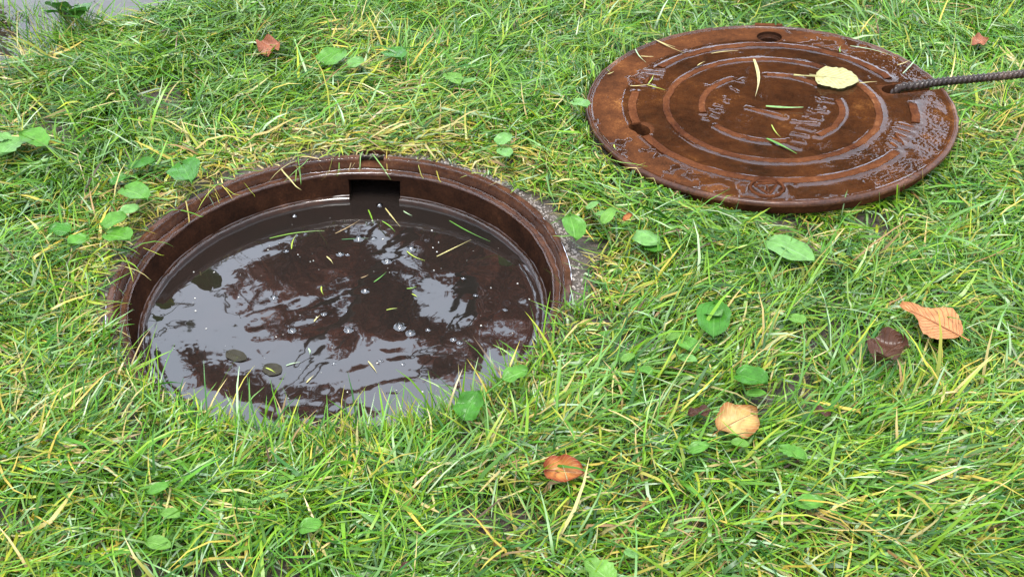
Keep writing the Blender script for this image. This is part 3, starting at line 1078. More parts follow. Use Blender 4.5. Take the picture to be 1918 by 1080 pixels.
loose_leaf('fallen_leaf', (1520, 765), (1556, 778), 0.55, ML_DARK, 'dark brown leaf scrap right of the yellow-orange leaf', dz=(0.036, 0.040), prof=P_OVAL, cup=0.2, droop=0.1, wav=0.2)
loose_leaf('fallen_leaf', (748, 1068), (766, 1050), 0.5, ML_DARK, 'brown leaf scrap at the bottom edge of the picture', dz=(0.04, 0.045), prof=P_OVAL, cup=0.2, droop=0.1, wav=0.2)
pale = loose_leaf('fallen_leaf', (1528, 147), (1608, 159), 1.05, ML_PALE, 'pale yellow leaf with its stalk lying on the wet lid', dz=(0.0052, 0.0058), prof=P_ROUND, on='lid', cup=0.03, droop=0.02, wav=0.02, nu=22, serr=0.06, nserr=13)
# its long stalk
a, b_ = lid_xy(1486, 146), lid_xy(1532, 149)
pa_, pb_ = LC + LX * a[0] + LY * a[1] + LN * 0.0058, LC + LX * b_[0] + LY * b_[1] + LN * 0.0062
inv = pale.matrix_world.inverted()
sV, sq = tube([inv @ pa_.lerp(pb_, t) for t in (0, 0.33, 0.66, 1, 1.2)], lambda i, s_, a: 0.0012 if i else 0.0022, 7)
link('long_stalk', mesh_np('long_stalk', sV, sq), ML_PALE, pale)

ML_OLIVE = leaf_material('dark_olive_leaf', (0.022, 0.019, 0.011), (0.045, 0.04, 0.022), veins=8, rough=0.3, trans=0.05, bump=0.9)
# floating dark leaves
loose_leaf('floating_leaf', (424, 658), (461, 674), 0.62, ML_OLIVE, 'small dark leaf floating on the water, left one of two', dz=(0.0008, 0.0008), on='water', cup=0.02, droop=0.0, wav=0.02)
loose_leaf('floating_leaf', (495, 684), (526, 699), 0.85, ML_OLIVE, 'small dark leaf floating on the water, right one of two', dz=(0.0008, 0.0008), on='water', cup=0.02, droop=0.0, wav=0.02)


# ------------------------------------------------------------------ broad-leaved weeds growing in the lawn
def weed(name, label, leaves, group='broad-leaved weeds in the lawn'):
    """leaves: (base px, tip px, width ratio, material, dz base, dz tip, profile, extra)"""
    p0 = pt3(*leaves[0][0], 0.0)
    root = empty(name, p0)
    tag(root, label, 'weed', group)
    for k, (ba, ti, wr, mt, z0, z1, pf, kw) in enumerate(leaves):
        a_, b_ = pt3(*ba, z0), pt3(*ti, z1)
        L_ = (b_ - a_).length
        roll = kw.pop('roll', 0.0)
        clear = kw.pop('clear', 0.9)
        M = orient(a_, b_, roll)
        kw.setdefault('cup', 0.14); kw.setdefault('droop', 0.18)
        me = leaf_mesh('leaf', L_, L_ * wr, pf, seed=ba[0] * 0.31 + k, **kw)
        o = link('leaf', me, mt, root)
        o.matrix_parent_inverse = Matrix.Identity(4)
        o.matrix_local = Matrix.Translation(-p0) @ M
        bow = p0.lerp(a_, 0.55) + Vector((0, 0, 0.006))
        sV, sq = tube([v_ - p0 for v_ in (p0 - Vector((0, 0, 0.004)), bow, a_ + (b_ - a_) * 0.03)], lambda i, s_, a: 0.0016 - 0.0002 * i, 6)
        link('stalk', mesh_np('stalk', sV, sq), mt, root)
        c_ = (a_ + b_) / 2
        LEAF_SPOTS.append((c_.x, c_.y, L_ * 0.40 * clear))
    return root


PL, PL2, PD, LG = ML_PLANT, ML_PLANT2, ML_PLANTD, ML_LIGHT
R_, O_, Ln = P_ROUND, P_OVAL, P_LANCE
weed('plantain', 'plantain with a big round leaf and a smaller one at the upper left', [((606, 124), (640, 92), 0.95, PL, 0.035, 0.050, R_, {}), ((655, 128), (680, 108), 0.8, PL2, 0.035, 0.045, R_, {})])
weed('plantain', 'pale jagged weed leaf at the left picture edge', [((88, 274), (38, 244), 0.72, PL, 0.04, 0.052, O_, dict(serr=0.2, nserr=6)), ((40, 262), (0, 290), 0.7, PL2, 0.04, 0.05, R_, dict(serr=0.3, nserr=5)), ((20, 258), (-22, 262), 0.9, PL2, 0.04, 0.05, R_, dict(serr=0.3, nserr=5))])
weed('plantain', 'plantain with three dark leaves at the upper left of the manhole', [((340, 306), (358, 340), 0.75, PD, 0.036, 0.040, R_, dict(roll=0.2, clear=0.5)), ((240, 316), (292, 300), 0.6, PD, 0.034, 0.044, O_, {}), ((232, 352), (276, 372), 0.62, PL, 0.036, 0.042, R_, {}), ((206, 346), (238, 328), 0.6, PD, 0.034, 0.040, R_, {})])
weed('plantain', 'plantain with round bright leaves left of the manhole', [((190, 424), (238, 405), 0.9, PL, 0.046, 0.056, R_, dict(clear=1.1)), ((200, 438), (244, 448), 0.78, PL, 0.042, 0.050, R_, dict(clear=1.1)), ((164, 444), (128, 458), 0.88, PL, 0.040, 0.046, R_, dict(clear=1.1)), ((132, 436), (90, 428), 0.95, PD, 0.034, 0.040, R_, {}), ((222, 400), (262, 390), 0.8, PL2, 0.036, 0.042, R_, {})])
weed('plantain', 'single upright green leaf at the right of the manhole rim', [((1068, 402), (1080, 450), 0.80, PL, 0.050, 0.034, O_, dict(roll=-0.3, clear=1.0))])
weed('plantain', 'weed with three light leaves between manhole and lid', [((1098, 392), (1122, 378), 0.6, PL2, 0.044, 0.052, O_, {}), ((1128, 420), (1152, 388), 0.55, LG, 0.040, 0.052, O_, {}), ((1114, 402), (1140, 400), 0.6, PL2, 0.040, 0.046, R_, {})])
weed('plantain', 'folded wide leaf in the grass below the left edge of the lid', [((1192, 428), (1232, 448), 0.8, PL2, 0.044, 0.05, R_, dict(cup=-0.2)), ((1208, 462), (1240, 470), 0.8, PD, 0.034, 0.036, R_, {})])
weed('plantain', 'large wet grey-green leaf in the grass below the lid', [((1436, 448), (1526, 486), 0.66, PL2, 0.040, 0.046, O_, dict(clear=0.95, cup=0.05))])
weed('plantain', 'two-leaved dark plantain in the middle of the right lawn', [((1338, 566), (1336, 632), 0.72, PD, 0.052, 0.040, O_, dict(clear=1.0, roll=0.1)), ((1322, 582), (1352, 590), 0.8, PL2, 0.044, 0.054, R_, {})])
weed('plantain', 'small pale green leaf right of the two-leaved plantain', [((1480, 594), (1508, 604), 0.9, LG, 0.040, 0.048, R_, {})])
weed('plantain', 'half buried plantain with light leaves left of the two-leaved plantain', [((1246, 636), (1278, 626), 0.6, LG, 0.036, 0.044, O_, {}), ((1276, 632), (1302, 660), 0.7, PL, 0.036, 0.040, O_, {}), ((1270, 668), (1306, 676), 0.6, PL2, 0.034, 0.038, O_, {})])
weed('plantain', 'round dark green leaf above the yellow-orange leaf', [((1378, 700), (1438, 716), 0.86, PD, 0.044, 0.052, R_, dict(clear=1.15)), ((1396, 738), (1436, 736), 0.6, PL, 0.036, 0.042, O_, {})])
weed('plantain', 'big crinkled leaf hanging at the near rim of the manhole', [((868, 786), (894, 730), 0.80, PD, 0.036, 0.056, R_, dict(clear=0.9, wav=0.14)), ((940, 712), (990, 690), 0.7, PL, 0.040, 0.050, O_, dict(wav=0.1))])
weed('plantain', 'small light leaves in the grass right of the near manhole rim', [((1162, 676), (1190, 664), 0.7, LG, 0.036, 0.044, O_, {}), ((1198, 688), (1222, 700), 0.6, PL, 0.034, 0.040, O_, {})])
weed('dandelion', 'lobed bright green leaf at the bottom edge of the picture', [((1150, 1092), (1092, 1046), 0.72, LG, 0.044, 0.056, O_, dict(clear=1.2, serr=0.25, nserr=5, nu=24)), ((1172, 1030), (1196, 1046), 0.6, PL2, 0.04, 0.044, O_, dict(serr=0.3, nserr=5))])
weed('dandelion', 'jagged green leaf in the grass below the yellow-orange leaf', [((1462, 838), (1512, 860), 0.55, PL, 0.042, 0.048, O_, dict(serr=0.35, nserr=5, nu=24)), ((1490, 838), (1508, 866), 0.5, LG, 0.042, 0.046, O_, {})])
weed('plantain', 'green leaf pair partly under the yellow-orange leaf', [((1284, 846), (1330, 832), 0.6, PL, 0.036, 0.044, O_, {}), ((1368, 826), (1404, 834), 0.6, LG, 0.036, 0.040, O_, {})])
weed('plantain', 'two pale leaves in the grass above the manhole', [((932, 272), (956, 250), 0.85, PL2, 0.036, 0.046, R_, {}), ((938, 280), (954, 294), 0.7, PL2, 0.036, 0.042, R_, {})])
weed('plantain', 'bright lobed leaf in the grass between the picture top and the manhole', [((838, 140), (864, 158), 0.6, LG, 0.040, 0.046, O_, dict(serr=0.3, nserr=4)), ((866, 154), (892, 150), 0.6, PL2, 0.040, 0.046, R_, {})])
weed('plantain', 'faint green leaves buried in grass at the lower left', [((276, 922), (318, 908), 0.6, PL, 0.036, 0.046, O_, {}), ((272, 1012), (322, 1024), 0.6, LG, 0.036, 0.040, O_, {}), ((302, 958), (338, 966), 0.6, LG, 0.036, 0.040, O_, {})])
weed('plantain', 'light green leaf under long blades left of the bottom middle', [((560, 990), (604, 982), 0.8, PL, 0.036, 0.046, R_, dict(clear=0.9))])
weed('plantain', 'large faint leaf under long blades at the lower right', [((1488, 946), (1548, 936), 0.6, PL, 0.034, 0.040, O_, dict(serr=0.2, nserr=5))])
weed('plantain', 'bluish leaf at the top edge of the lawn above the manhole', [((728, 96), (752, 110), 0.8, PD, 0.034, 0.042, R_, {})])
weed('plantain', 'pale leaf touching the left edge of the lid', [((1074, 190), (1100, 200), 0.7, PL2, 0.040, 0.044, R_, {})])
# leaves put in to stand for dark foliage mirrored in the puddle
weed('puddle_mirror_leaves', 'dark leaves standing in for foliage mirrored in the puddle', [((120, 22), (96, 4), 0.5, PD, 0.05, 0.09, O_, {}), ((126, 20), (146, 8), 0.4, PD, 0.03, 0.05, O_, {}), ((130, 24), (162, 14), 0.45, PD, 0.05, 0.08, O_, {}), ((118, 26), (88, 20), 0.45, PD, 0.05, 0.08, O_, {}), ((128, 30), (146, 30), 0.5, PL, 0.05, 0.07, O_, {})], group=None)

# ------------------------------------------------------------------ loose blades lying on the lid and floating on the water
PAL = {
    'g1': (0.044, 0.132, 0.006), 'g2': (0.094, 0.190, 0.008), 'g3': (0.086, 0.178, 0.040), 'g4': (0.012, 0.062, 0.006),
    'y1': (0.185, 0.230, 0.016), 'y2': (0.265, 0.220, 0.034), 's1': (0.290, 0.245, 0.090), 's2': (0.170, 0.110, 0.042), 'b1': (0.055, 0.034, 0.018),
    'w1': (0.20, 0.28, 0.15),  # pale blade tint; within the lawn it stands in for wet sheen
}
MC = {}


def clip_mat(key, k=1.0):
    if key not in MC:
        MC[key] = simple_mat('clipping_' + key, tuple(min(0.7, c * 0.85) for c in PAL[key]), 0.35, 0.5, 0.3, 120)
    return MC[key]


def clipping(p0, p1, w, key, label, group, up=Vector((0, 0, 1)), bend=0.08, sag=0.0, name='grass_clipping', k=1.0):
    d = p1 - p0
    L_ = d.length
    x = d.normalized()
    y = up.cross(x).normalized()
    V = []
    ns = 7
    for i in range(ns):
        t = i / (ns - 1)
        c_ = d * t + y * (bend * L_ * math.sin(math.pi * t)) + up * (sag * math.sin(math.pi * t))
        hw = w * 0.5 * (0.55 + 0.45 * math.sin(math.pi * min(1, t * 1.3 + 0.1))) * (1 if t < 0.6 else max(0.08, (1 - t) / 0.4))
        V += [c_ + y * hw, c_ + up * (w * 0.18), c_ - y * hw]
    o = link(name, mesh_np(name, np.array([tuple(v) for v in V]), grid_quads(ns, 3)), clip_mat(key, k))
    o.location = p0
    return tag(o, label, 'grass blade', group)


def L3(px, py, dz=0.0045):
    a, b_ = lid_xy(px, py)
    return LC + LX * a + LY * b_ + LN * dz


clipping(L3(1412, 116, .005), L3(1414, 186, .005), 0.0062, 's1', 'long straw blade lying upright across the middle of the lid', None, LN, 0.05, name='straw_blade', k=0.95)
clipping(L3(1434, 204, .006), L3(1504, 207, .006), 0.0065, 'g3', 'short wide wet green blade in the middle of the lid', None, LN, -0.03, name='wet_blade')
clipping(L3(1436, 264, .005), L3(1492, 293, .005), 0.0052, 'g1', 'green blade lying over the middle ring of the lid, near side', None, LN, 0.03, name='green_blade')
LID_CLIPS = [((1332, 104), (1382, 100), 's1', 'straw piece along the far outer ring of the lid'), ((1306, 127), (1320, 120), 's1', 'tiny straw bit on the far left of the middle ring'), ((1225, 77), (1280, 104), 's1', 'longer straw blade crossing the far left edge of the lid'), ((1232, 80), (1264, 93), 's1', 'shorter straw blade beside the long one on the far left lid edge'), ((1190, 96), (1210, 122), 'w1', 'pale green blade pointing at the left lettering of the lid'), ((1200, 109), (1224, 111), 's1', 'short straw blade crossing the pale green one near the left lettering'), ((1180, 165), (1214, 163), 's1', 'thick straw end lying just below the left lettering of the lid'), ((1212, 163), (1246, 174), 'y1', 'yellow-green blade running right from below the left lettering'), ((1214, 161), (1224, 144), 'y1', 'yellow-green blade lying across the left lettering of the lid'), ((1138, 143), (1150, 139), 's1', 'straw bit on the left edge lip of the lid'), ((1608, 160), (1642, 158), 's1', 'bent straw bit at the right tip of the pale yellow leaf'), ((1592, 90), (1666, 108), 'w1', 'long pale blade on the far right of the lid above the slot'), ((1680, 126), (1706, 116), 's1', 'short straw blade at the lid edge above the ribbed bar'), ((1690, 142), (1722, 104), 'w1', 'pale blade standing across the lid edge just above the ribbed bar'), ((1573, 102), (1575, 90), 'g2', 'tiny green blade standing at the far outer ring of the lid'), ((1445, 238), (1462, 263), 'y1', 'yellow-green bit between the middle bar and the near inner ring'), ((1150, 275), (1154, 285), 'y1', 'yellow bit on the lower left edge of the lid')]
for p0, p1, k_, lb in LID_CLIPS:
    clipping(L3(*p0), L3(*p1, .0055), 0.0023, k_, lb, 'loose blades on the lid', LN, random.uniform(-0.08, 0.08), k=0.85)
WAT_CLIPS = [((505, 446), (608, 432), 'g2', 'long green blade floating on the far left of the water'), ((546, 466), (556, 438), 'y1', 'yellow blade crossing under the long green one on the far left water'), ((690, 393), (700, 420), 'g2', 'green blade floating just below the square opening'), ((716, 414), (740, 434), 'g2', 'green blade pointing down right below the square opening'), ((722, 390), (750, 425), 's1', 'straw blade floating right below the square opening'), ((818, 480), (882, 449), 's1', 'thick pale straw blade floating on the right of the water'), ((700, 528), (724, 509), 'g1', 'short dark green blade in the middle of the water'), ((842, 413), (918, 452), 'g1', 'long dark green blade floating along the right far wall'), ((628, 437), (674, 412), 's2', 'bent brown stem floating left below the square opening'), ((612, 480), (624, 494), 's1', 'short straw bit left of the middle bubbles'), ((756, 395), (772, 404), 'w1', 'pale green bit floating beside the right end of the opening'), ((602, 536), (606, 552), 'y1', 'yellow bit floating upright in the dark middle patch'), ((676, 520), (690, 514), 's2', 'tiny brown bit left of the short dark green blade'), ((762, 540), (780, 537), 'g2', 'short green blade floating right of the water middle'), ((772, 550), (782, 556), 'y1', 'yellow bit just under the short green blade right of the middle'), ((724, 580), (744, 577), 'y1', 'yellow-green bit above the pair of large bubbles'), ((498, 688), (516, 698), 'y1', 'yellow bit lying on the right dark floating leaf'), ((536, 684), (562, 678), 'w1', 'pale bit floating right of the two dark leaves'), ((578, 652), (580, 664), 'w1', 'tiny pale upright bit above and right of the dark leaves'), ((690, 676), (706, 698), 's1', 'straw blade floating in the near bright part of the water'), ((574, 716), (588, 702), 's1', 'straw bit floating near the front rim below the dark leaves'), ((640, 448), (690, 446), 'g4', 'thin dark blade floating by the largest far bubble'), ((762, 470), (796, 488), 'y1', 'yellow blade floating below the far right bubble'), ((588, 602), (600, 590), 's1', 'straw bit floating left of the small middle bubble')]
for p0, p1, k_, lb in WAT_CLIPS:
    clipping(at(*p0, WZ + 0.0012), at(*p1, WZ + 0.0014), 0.0024, k_, lb, 'blades floating on the water', Vector((0, 0, 1)), random.uniform(-0.08, 0.08), k=0.8)

# bubbles
m, n, l, out = newmat('bubble_skin')
tr = n.new('ShaderNodeBsdfTransparent'); tr.inputs[0].default_value = (0.93, 0.93, 0.93, 1)
gl = n.new('ShaderNodeBsdfGlossy'); gl.inputs['Roughness'].default_value = 0.02
lw = n.new('ShaderNodeFresnel'); lw.inputs[0].default_value = 2.0
mx = n.new('ShaderNodeMixShader'); l.new(lw.outputs[0], mx.inputs[0]); l.new(tr.outputs[0], mx.inputs[1]); l.new(gl.outputs[0], mx.inputs[2])
l.new(mx.outputs[0], out.inputs[0])
M_BUB = m
pr = [(math.cos(t) * 1.0, math.sin(t) * 0.8) for t in np.linspace(0, math.pi / 2 - 0.02, 7)]
pr = [(1.7, -0.02), (1.35, 0.06), (1.1, 0.2)] + pr[1:]
aa = np.linspace(0, 2 * np.pi, 18, endpoint=False)
prn = np.array(pr)
bv = np.stack([prn[:, :1] * np.cos(aa), prn[:, :1] * np.sin(aa), prn[:, 1:2] + 0 * aa], -1).reshape(-1, 3)
bub_me = mesh_np('water_bubble', bv, grid_quads(len(pr), 18, True)[:, ::-1])
BUBBLES = [(711, 384, 7, 'bubble floating just under the square opening'), (551, 404, 6, 'bubble on the dark water along the far left wall'), (672, 447, 10, 'largest bubble on the far half of the water'), (725, 489, 9, 'large bubble right of the far middle of the water'), (637, 476, 7, 'bubble left below the largest far bubble'), (770, 466, 9, 'large bubble on the far right of the water'), (684, 545, 7, 'lone bubble in the dark middle of the water'), (513, 557, 7, 'bubble on the bright left part of the water'), (547, 619, 7, 'bubble between the bright left part and the two dark leaves'), (749, 612, 10, 'left and larger of a bubble pair right of the water middle'), (769, 624, 8, 'right and smaller of a bubble pair right of the water middle'), (653, 618, 8, 'bubble left of the bubble pair on the near water'), (700, 447, 6, 'bubble just right of the largest far bubble')] + [(*b_, None) for b_ in [(607, 588, 5), (849, 636, 5), (861, 642, 5), (868, 521, 4), (891, 553, 4), (651, 477, 4), (712, 676, 4), (754, 682, 4), (946, 580, 4), (536, 470, 5), (625, 680, 4), (802, 618, 4)]]
for px, py, r_, lb in BUBBLES:
    o = link('water_bubble', bub_me, M_BUB)
    o.location = at(px, py, WZ) + Vector((0, 0, 0.0003))
    s_ = r_ * 0.00079 * 0.74
    o.scale = (s_, s_, s_)
    tag(o, lb or 'tiny clear bubble, one of the smallest on the muddy water', 'bubble', 'bubbles on the muddy water')

# foam specks
cs, ss = [], []
for _ in range(80):
    a, r_ = random.uniform(0, 6.283), 0.29 * math.sqrt(random.random())
    cs.append(np.array([RC.x + r_ * math.cos(a), RC.y + r_ * math.sin(a), WZ + 0.0006])); ss.append(random.choice([0.0006, 0.0008, 0.0010, 0.0016]))
crumbs('foam_specks', cs, ss, simple_mat('foam', (0.32, 0.31, 0.28), 0.4, 0.5, 0.3, 200), 'pale foam specks scattered over the muddy water', 'foam')

# ------------------------------------------------------------------ grass
def lid_cull(x, y, az, L_, r, p=0.97):
    keep = np.ones(len(x), bool)
    root_out = np.hypot(x - LC.x, y - LC.y) > 0.322
    for t in (0.25, 0.5, 0.75, 0.95):
        dd = np.hypot(x + np.cos(az) * L_ * t - LC.x, y + np.sin(az) * L_ * t - LC.y)
        keep &= ~(root_out & (dd < 0.336))
    al = np.arctan2(y - LC.y, x - LC.x)
    turn = ~keep & (r.random(len(x)) < p)
    az[turn] = (al + np.where(r.random(len(x)) < 0.5, 1, -1) * r.uniform(0.9, 1.45, len(x)))[turn]
    return np.ones(len(x), bool)


def build_blades(name, x, y, az, L_, W_, e0, curl, bend, roll, zf, c0, c1, seg, m, lift=None):
    nb = len(x)
    s = np.linspace(0, 1, seg + 1)
    ds = L_ / seg
    wp = np.interp(s, [0, 0.25, 0.6, 0.85, 1], [0.75, 1.0, 0.85, 0.5, 0.06])
    hx_ = np.zeros((nb, seg + 1)); hy_ = np.zeros((nb, seg + 1)); hz_ = np.zeros((nb, seg + 1))
    for k in range(1, seg + 1):
        sm = (k - 0.5) / seg
        e = e0 - curl * sm
        a = az + bend * sm
        hx_[:, k] = hx_[:, k - 1] + np.cos(e) * np.cos(a) * ds
        hy_[:, k] = hy_[:, k - 1] + np.cos(e) * np.sin(a) * ds
        hz_[:, k] = hz_[:, k - 1] + np.sin(e) * ds
    gx_ = x[:, None] + hx_; gy_ = y[:, None] + hy_
    g0 = ground_z(x, y)
    gzz = g0[:, None] + hz_
    floor = ground_z(gx_, gy_) + zf[:, None] * np.minimum(1, s * 4)[None, :]
    inside = np.hypot(gx_ - RC.x, gy_ - RC.y) < 0.334
    floor = np.where(inside, -0.020, floor)
    gzz = np.maximum(gzz, floor)
    # blades that reach the lid lie over it, those under it stay flat
    lx = (gx_ - LC.x) * LX.x + (gy_ - LC.y) * LX.y
    ly = (gx_ - LC.x) * LY.x + (gy_ - LC.y) * LY.y
    lr = np.hypot(lx, ly)
    ztop = LC.z - (LN.x * (gx_ - LC.x) + LN.y * (gy_ - LC.y)) / LN.z
    under = (np.hypot(x - LC.x, y - LC.y) < 0.322)[:, None]
    near = (lr < 0.331)
    gzz = np.where(near & ~under, np.maximum(gzz, ztop + 0.004 + zf[:, None] * 0.2), gzz)
    gzz = np.where(under & (lr < 0.33), np.minimum(gzz, ztop - LT - 0.0015), gzz)
    tx = np.gradient(gx_, axis=1); ty = np.gradient(gy_, axis=1); tz = np.gradient(gzz, axis=1)
    tl = np.sqrt(tx ** 2 + ty ** 2 + tz ** 2) + 1e-9
    tx, ty, tz = tx / tl, ty / tl, tz / tl
    a = (az[:, None] + bend[:, None] * s[None, :])
    px_, py_ = -np.sin(a), np.cos(a)
    # normal = t x p
    nx_ = ty * 0 - tz * py_; ny_ = tz * px_ - tx * 0; nz_ = tx * py_ - ty * px_
    cr, sr = np.cos(roll)[:, None], np.sin(roll)[:, None]
    sx_ = cr * px_ + sr * nx_; sy_ = cr * py_ + sr * ny_; sz_ = sr * nz_
    hw = (W_[:, None] * wp[None, :]) * 0.5
    V = np.empty((nb, seg + 1, 2, 3), np.float32)
    V[:, :, 0, 0] = gx_ + sx_ * hw; V[:, :, 0, 1] = gy_ + sy_ * hw; V[:, :, 0, 2] = gzz + sz_ * hw
    V[:, :, 1, 0] = gx_ - sx_ * hw; V[:, :, 1, 1] = gy_ - sy_ * hw; V[:, :, 1, 2] = gzz - sz_ * hw
    nvb = (seg + 1) * 2
    qb = np.array([(2 * k, 2 * k + 1, 2 * k + 3, 2 * k + 2) for k in range(seg)])
    Q = (np.arange(nb)[:, None, None] * nvb + qb[None]).reshape(-1, 4)
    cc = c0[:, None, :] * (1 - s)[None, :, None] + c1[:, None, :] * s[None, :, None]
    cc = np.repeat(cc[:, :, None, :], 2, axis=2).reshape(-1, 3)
    me = bpy.data.meshes.new(name)
    nv_, nq = nb * nvb, len(Q)
    me.vertices.add(nv_); me.vertices.foreach_set('co', V.ravel())
    me.loops.add(nq * 4); me.loops.foreach_set('vertex_index', Q.astype(np.int32).ravel())
    me.polygons.add(nq); me.polygons.foreach_set('loop_start', np.arange(0, nq * 4, 4, dtype=np.int32))
    at_ = me.attributes.new('Col', 'FLOAT_COLOR', 'POINT')
    c4 = np.ones((nv_, 4), np.float32); c4[:, :3] = cc
    at_.data.foreach_set('color', c4.ravel())
    me.update()
    return link(name, me, m, smooth=True)


GB = (-1.55, 1.55, 0.55, 2.95)


def in_view_weight(x, y):
    """plant more densely where the picture looks, thin out to the sides"""
    half = 0.30 + 0.36 * (y)            # half width of the view at that distance, with margin
    w = 1 - smooth01(np.abs(x), half - 0.05, half + 0.25)
    return np.maximum(w, 0.30)


def sample_roots(nwant, seed, thatch=False):
    r = np.random.default_rng(seed)
    X_, Y_ = [], []
    tot = 0
    while tot < nwant:
        k = nwant
        x = r.uniform(GB[0], GB[1], k); y = r.uniform(GB[2], GB[3], k)
        d = np.hypot(x - RC.x, y - RC.y)
        dl = np.hypot(x - LC.x, y - LC.y)
        keep = r.random(k) < in_view_weight(x, y)
        ang = np.arctan2(y - RC.y, x - RC.x)
        # bare rim: wider on the far right, closed on the near side
        far = smooth01(np.sin(ang), -0.75, -0.1)
        bare = 0.349 + far * 0.008 * N3.fbm(np.cos(ang) * 3 + 7, np.sin(ang) * 3 + 7, 2) + 0.018 * np.exp(-((ang - 0.35) / 0.42) ** 2)
        pr_ = smooth01(d, bare - 0.006, bare + 0.022 * far + 0.008)
        keep &= r.random(k) < np.maximum(pr_, 0.0)
        keep &= d > 0.347
        keep &= (dl > 0.331) | ((dl < 0.318) & ((r.random(k) < 0.10) | (dl > 0.235)))
        s = path_s(x, y)
        keep &= (s < 0.03) | (s > 1.42) | ((s < 0.30) & (r.random(k) < 0.10 * (N1(x * 9, y * 9) > 0.5)))
        # clumps and gaps
        den = N4.fbm(x * 16 + 3, y * 16 + 3, 2)
        keep &= r.random(k) < np.clip(0.06 + 2.3 * (den - 0.27), 0.06, 1.0)
        if not thatch:
            for (lx_, ly_, lr_) in LEAF_SPOTS:
                near = (x - lx_) ** 2 + ((y - ly_) * 0.9 + 0.012) ** 2 < (lr_ * 0.88) ** 2
                keep &= ~near | (r.random(k) < 0.24)
        X_.append(x[keep]); Y_.append(y[keep])
        tot += keep.sum()
    return np.concatenate(X_)[:nwant], np.concatenate(Y_)[:nwant], r


def flow(x, y):
    a = (N1.fbm(x * 2.3 + 11, y * 2.3 + 4, 2) - 0.5) * 9.0 + (N2(x * 7 + 31, y * 7 + 14) - 0.5) * 3.0
    # combed swathes seen in the lawn: (x, y, radius, heading)
    cx_, cy_ = np.cos(a) * 0.8, np.sin(a) * 0.8
    for px, py, rad, hd, wt in ((1180, 660, 0.20, 0.75, 1.6), (1700, 860, 0.24, 0.25, 1.8), (1650, 520, 0.20, 0.1, 1.0), (760, 210, 0.22, -0.15, 1.6), (560, 190, 0.16, -0.4, 1.2),
                                (1000, 270, 0.16, 0.2, 1.4), (850, 860, 0.16, 0.55, 1.3), (820, 40, 0.20, 1.9, 1.0), (480, 820, 0.14, 1.3, 1.0), (100, 700, 0.16, 1.7, 0.9), (1840, 330, 0.14, 0.6, 1.0), (1220, 370, 0.12, -0.3, 1.2)):
        q = at(px, py, 0.02)
        w = wt * np.exp(-((x - q.x) ** 2 + (y - q.y) ** 2) / rad ** 2)
        cx_ = cx_ + w * math.cos(hd); cy_ = cy_ + w * math.sin(hd)
    return np.arctan2(cy_, cx_), np.hypot(cx_, cy_)


KEYS = ['g1', 'g2', 'g3', 'g4', 'y1', 'y2', 's1', 's2', 'b1', 'w1']
COLS = np.array([PAL[k] for k in KEYS])


def colours(x, y, r, dry):
    k = len(x)
    base = np.array([0.31, 0.25, 0.18, 0.17, 0.038, 0.011, 0.012, 0.005, 0.004, 0.040])
    dryp = np.array([0.10, 0.14, 0.07, 0.03, 0.18, 0.15, 0.19, 0.08, 0.03, 0.04])
    P = base[None] * (1 - dry[:, None]) + dryp[None] * dry[:, None]
    cum = np.cumsum(P / P.sum(1, keepdims=True), 1)
    u = r.random(k)
    idx = np.minimum((u[:, None] > cum).sum(1), len(KEYS) - 1)
    tone = N2.fbm(x * 4 + 70, y * 4 + 70, 2)
    c = COLS[idx] * (0.72 + 0.56 * r.random(k))[:, None] * (0.82 + 0.36 * tone)[:, None]
    c[:, 0] *= 0.9 + 0.25 * r.random(k)
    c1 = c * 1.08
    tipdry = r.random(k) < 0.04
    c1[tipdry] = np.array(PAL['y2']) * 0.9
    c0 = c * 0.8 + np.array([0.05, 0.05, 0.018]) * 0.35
    return c0, c1


def dryness(x, y):
    d = np.hypot(x - RC.x, y - RC.y) - 0.35
    ang = np.arctan2(y - RC.y, x - RC.x)
    far = smooth01(np.sin(ang), -0.5, 0.3)
    dr = np.exp(-(d / 0.10) ** 2) * (0.25 + 0.75 * far)
    patch = smooth01(N3.fbm(x * 3.3 + 15, y * 3.3 + 25, 3), 0.52, 0.75) * 0.40
    q = at(860, 285, 0.02)
    dr = np.maximum(dr, 0.75 * np.exp(-(((x - q.x) / 0.24) ** 2 + ((y - q.y) / 0.09) ** 2)))
    return np.clip(np.maximum(dr, patch), 0, 1)


def steer(x, y, az, r, keep_p):
    """turn blades next to the iron away from it, apart from a few"""
    k = len(x)
    d = np.hypot(x - RC.x, y - RC.y); ang = np.arctan2(y - RC.y, x - RC.x)
    nearfar = (d < 0.47) & (np.sin(ang) > -0.7) & (r.random(k) > keep_p)
    inward = np.cos(az - ang) < 0.1
    tgt = ang + r.normal(0, 0.9, k)
    az = np.where(nearfar & inward, tgt, az)
    dl = np.hypot(x - LC.x, y - LC.y); al = np.arctan2(y - LC.y, x - LC.x)
    inw = np.cos(az - al) < 0.25
    tang = al + np.where(r.random(k) < 0.5, 1.0, -1.0) * r.uniform(0.4, 1.5, k)
    az = np.where((dl < 0.43) & inw & (r.random(k) > 0.10), tang, az)
    return az


